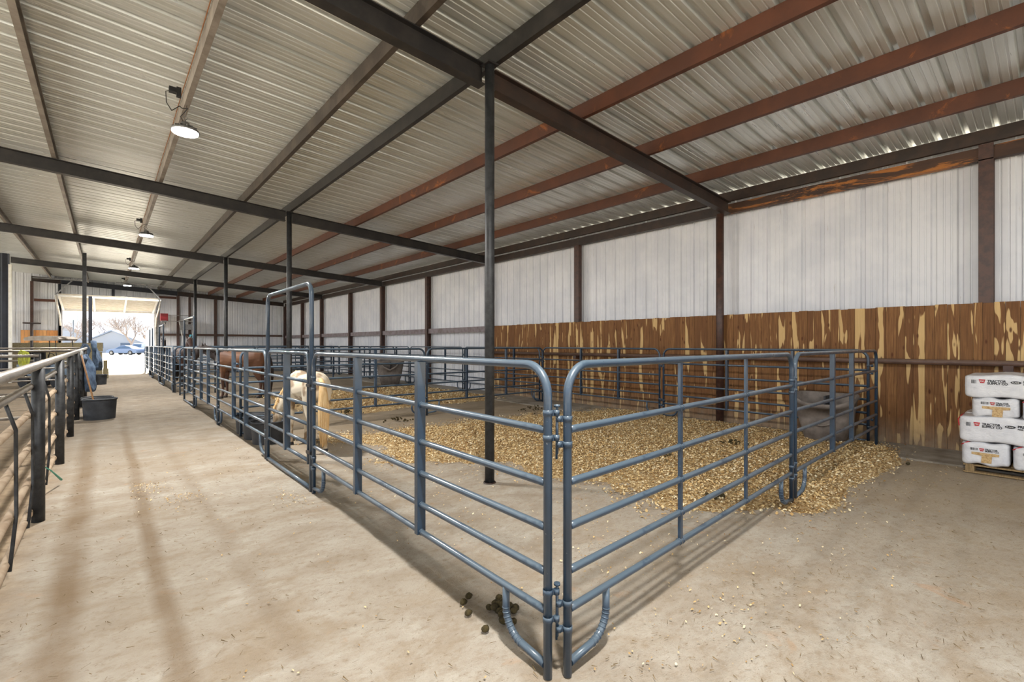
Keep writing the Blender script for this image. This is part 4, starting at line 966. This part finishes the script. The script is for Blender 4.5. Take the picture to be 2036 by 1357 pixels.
# ------------------------------------------------------------------ outside
def car(x, y, rz, label, paint, kind='sedan', s=1.0):
    t = thing('parked_car' if kind == 'sedan' else 'pickup_truck', label, 'car' if kind == 'sedan' else 'truck', (x, y, -.02), rz); t.scale = (s, s, s)
    if kind == 'sedan':
        low = [(-2.3,.35),(-2.32,.7),(-2.15,.92),(-1.5,.98),(1.0,.95),(1.9,.84),(2.25,.68),(2.3,.4),(2.2,.28),(-2.2,.28)]
        top = [(-1.75,.95),(-1.1,1.3),(-.4,1.43),(.25,1.4),(1.15,.93)]; win = [(-1.5,.97),(-1.05,1.25),(-.4,1.36),(.2,1.33),(.9,.95)]
    else:
        low = [(-2.7,.5),(-2.7,1.1),(-.9,1.12),(1.3,1.12),(2.5,1.05),(2.7,.9),(2.7,.5),(2.5,.4),(-2.6,.4)]
        top = [(-.9,1.1),(-.8,1.72),(.6,1.74),(1.4,1.1)]; win = [(-.75,1.14),(-.7,1.62),(.5,1.64),(1.1,1.14)]
    n1 = len(low); a = MB()
    for yy, ins in ((-.88, .0),): pass
    def shell(poly, w0, w1):
        n = len(poly); zc_ = min(p[1] for p in poly); zm = max(p[1] for p in poly)
        vs = [];
        for sgn in (-1, 1):
            for p, q in poly: vs.append((p, sgn*(w0+(w1-w0)*(q-zc_)/(zm-zc_)), q))
        a.add(vs, [(i, (i+1) % n, (i+1) % n+n, i+n) for i in range(n)]+[tuple(range(n))[::-1], tuple(range(n, 2*n))])
    shell(low, .9, .86); shell(top, .8, .6); o = a.build('body', paint, t); bv = o.modifiers.new('round', 'BEVEL'); bv.width = .05; bv.segments = 2
    for sgn in (-1, 1):
        a = MB(); zc_ = win[0][1]; zm = top[0][1]
        pts = [(p, sgn*(.815-.2*(q-.95)/.48 if kind == 'sedan' else .815-.2*(q-1.1)/.64), q) for p, q in win]; a.add(pts, [tuple(range(len(pts)))]); a.build('side_window', M['glass'], t)
    for wx in ((-1.4, 1.42) if kind == 'sedan' else (-1.65, 1.7)):
        for sgn in (-1, 1):
            rr_ = .34 if kind == 'sedan' else .4
            a = MB(); a.tube([(wx, sgn*.7, rr_), (wx, sgn*.92, rr_)], rr_, 22); w_ = a.build('wheel', M['rubber_tyre'], t)
            a = MB(); a.tube([(wx, sgn*.9, rr_), (wx, sgn*.935, rr_)], rr_*.62, 16); a.build('hub', M['galv'], w_)
    return t
Rdir = math.atan2(-.653, .757)
silver = mat('silver_blue_paint', srgb(112,130,160), None, .3, .2); white_p = mat('hazed_truck_paint', srgb(150,160,176), None, .35, .1)  # truck colour paled to stand in for haze and overexposure
car(2.35, 92.6, Rdir+PI, 'silver-blue sedan parked side-on across the yard', silver)
car(4.3, 97.5, Rdir+PI, 'haze-pale pickup truck parked behind the silver sedan', white_p, 'truck', 1.0)
hazed_roof = mat('hazed_shingle', srgb(132,144,164), None, .8); hazed_sid = mat('hazed_siding', srgb(150,158,172), None, .8)  # outdoor haze is put into the roof and siding colours
def house(x, y, rz, w, d, hw, hr, label):
    t = thing('house', label, 'house', (x, y, -.05), rz, 'houses beyond the yard')
    a = MB(); a.prism([(-w/2,0),(w/2,0),(w/2,hw),(0,hw+hr),(-w/2,hw)], 1, -d/2, d/2); a.build('walls', hazed_sid, t)
    a = MB()
    for s in (-1, 1): a.add([(s*(w/2+.4),-d/2-.4,hw-.2),(0,-d/2-.4,hw+hr+.05),(0,d/2+.4,hw+hr+.05),(s*(w/2+.4),d/2+.4,hw-.2),(s*(w/2+.4),-d/2-.4,hw),(0,-d/2-.4,hw+hr+.25),(0,d/2+.4,hw+hr+.25),(s*(w/2+.4),d/2+.4,hw)], [(0,1,2,3),(4,7,6,5),(0,4,5,1),(3,2,6,7),(0,3,7,4)])
    a.build('roof', hazed_roof, t)
    a = MB(); a.box(-w*.3,-d/2-.05,.9,-w*.15,-d/2+.02,1.9); a.box(w*.12,-d/2-.05,.9,w*.28,-d/2+.02,1.9); a.build('window', M['glass'], t)
    return t
house(-2.9, 138, -.7, 14, 9, 2.2, 3.2, 'haze-pale blue-grey house with a low gable left of the sedan')
house(4.0, 120, -.7, 12, 9, 1.8, 2.3, 'haze-pale house with a front gable right behind the cars')
house(13, 148, -.7, 16, 10, 2.4, 2.4, 'haze-pale low roofed house behind the bare tree')
a = MB(); a.prism([(-2.5,0),(2.5,0),(2.5,3.6),(1.5,4.4),(-1.5,4.4),(-2.5,3.6)], 1, 0, 8)
o = a.build('metal_shed', mat('white_shed', srgb(226,230,236), None, .6), None, (7.3, 86, 0)); tag(o, 'tall white metal shed at the right side of the far doorway', 'shed')
t = thing('pole_sign', 'square white sign on a tall pole beyond the yard', 'sign', (-3.9, 104, 0))
a = MB(); a.tube([(0,0,0),(0,0,5.6)], .07, 8); a.build('pole', M['galv'], t)
a = MB(); a.box(-.55,-.1,5.5,.55,.1,6.3); a.build('panel', mat('sign_frame', srgb(150,180,190), None, .5), t)
a = MB(); a.box(-.45,-.12,5.6,.45,-.1,6.2); a.build('face', M['white_plastic'], t)
bark = mat('hazed_bark', srgb(150,138,130), srgb(126,116,110), .9, 0, 4)  # bark lightened in its colour in place of haze over the yard
def tree(x, y, h, label, seed, trunk=.16, depth=6):
    rr = random.Random(seed); b = MB()
    def grow(p, d, l, r, k):
        q = p+d*l; mid = p.lerp(q, .5)+Vector((rr.uniform(-1,1), rr.uniform(-1,1), 0))*l*.06
        b.tube([p, mid, q], [r, r*.82, r*.62], 5 if k > 2 else 3, caps=False)
        if k == 0: return
        for i in range(2 if k < 4 else 3):
            nd = (d+Vector((rr.uniform(-1,1), rr.uniform(-1,1), rr.uniform(-.35,.6)))*.72).normalized(); nd.z = max(nd.z, -.05)
            grow(q, nd, l*rr.uniform(.68,.86), r*.6, k-1)
    grow(Vector((0,0,-.05)), Vector((rr.uniform(-.2,.2), rr.uniform(-.2,.2), 1)).normalized(), h*.24, trunk, depth)
    o = b.build('bare_tree', bark, None, (x, y, 0)); return tag(o, label, 'tree', 'bare trees beyond the yard')
tree(3.6, 104, 7.4, 'big bare tree spreading above the parked cars', 4, .28, 7)
tree(6.2, 112, 7.0, 'bare tree at the right of the doorway view', 9, .2, 7)
tree(-1.6, 124, 8.0, 'bare tree above the gable of the blue-grey house', 12, .2, 7)
tree(-4.9, 116, 7.4, 'bare tree left of the pole sign', 15, .18, 7)
tree(-3.1, 130, 8.5, 'bare tree behind the pole sign', 21, .2, 7)
tree(1.2, 136, 9.0, 'bare tree far back behind the houses', 30, .22, 7)
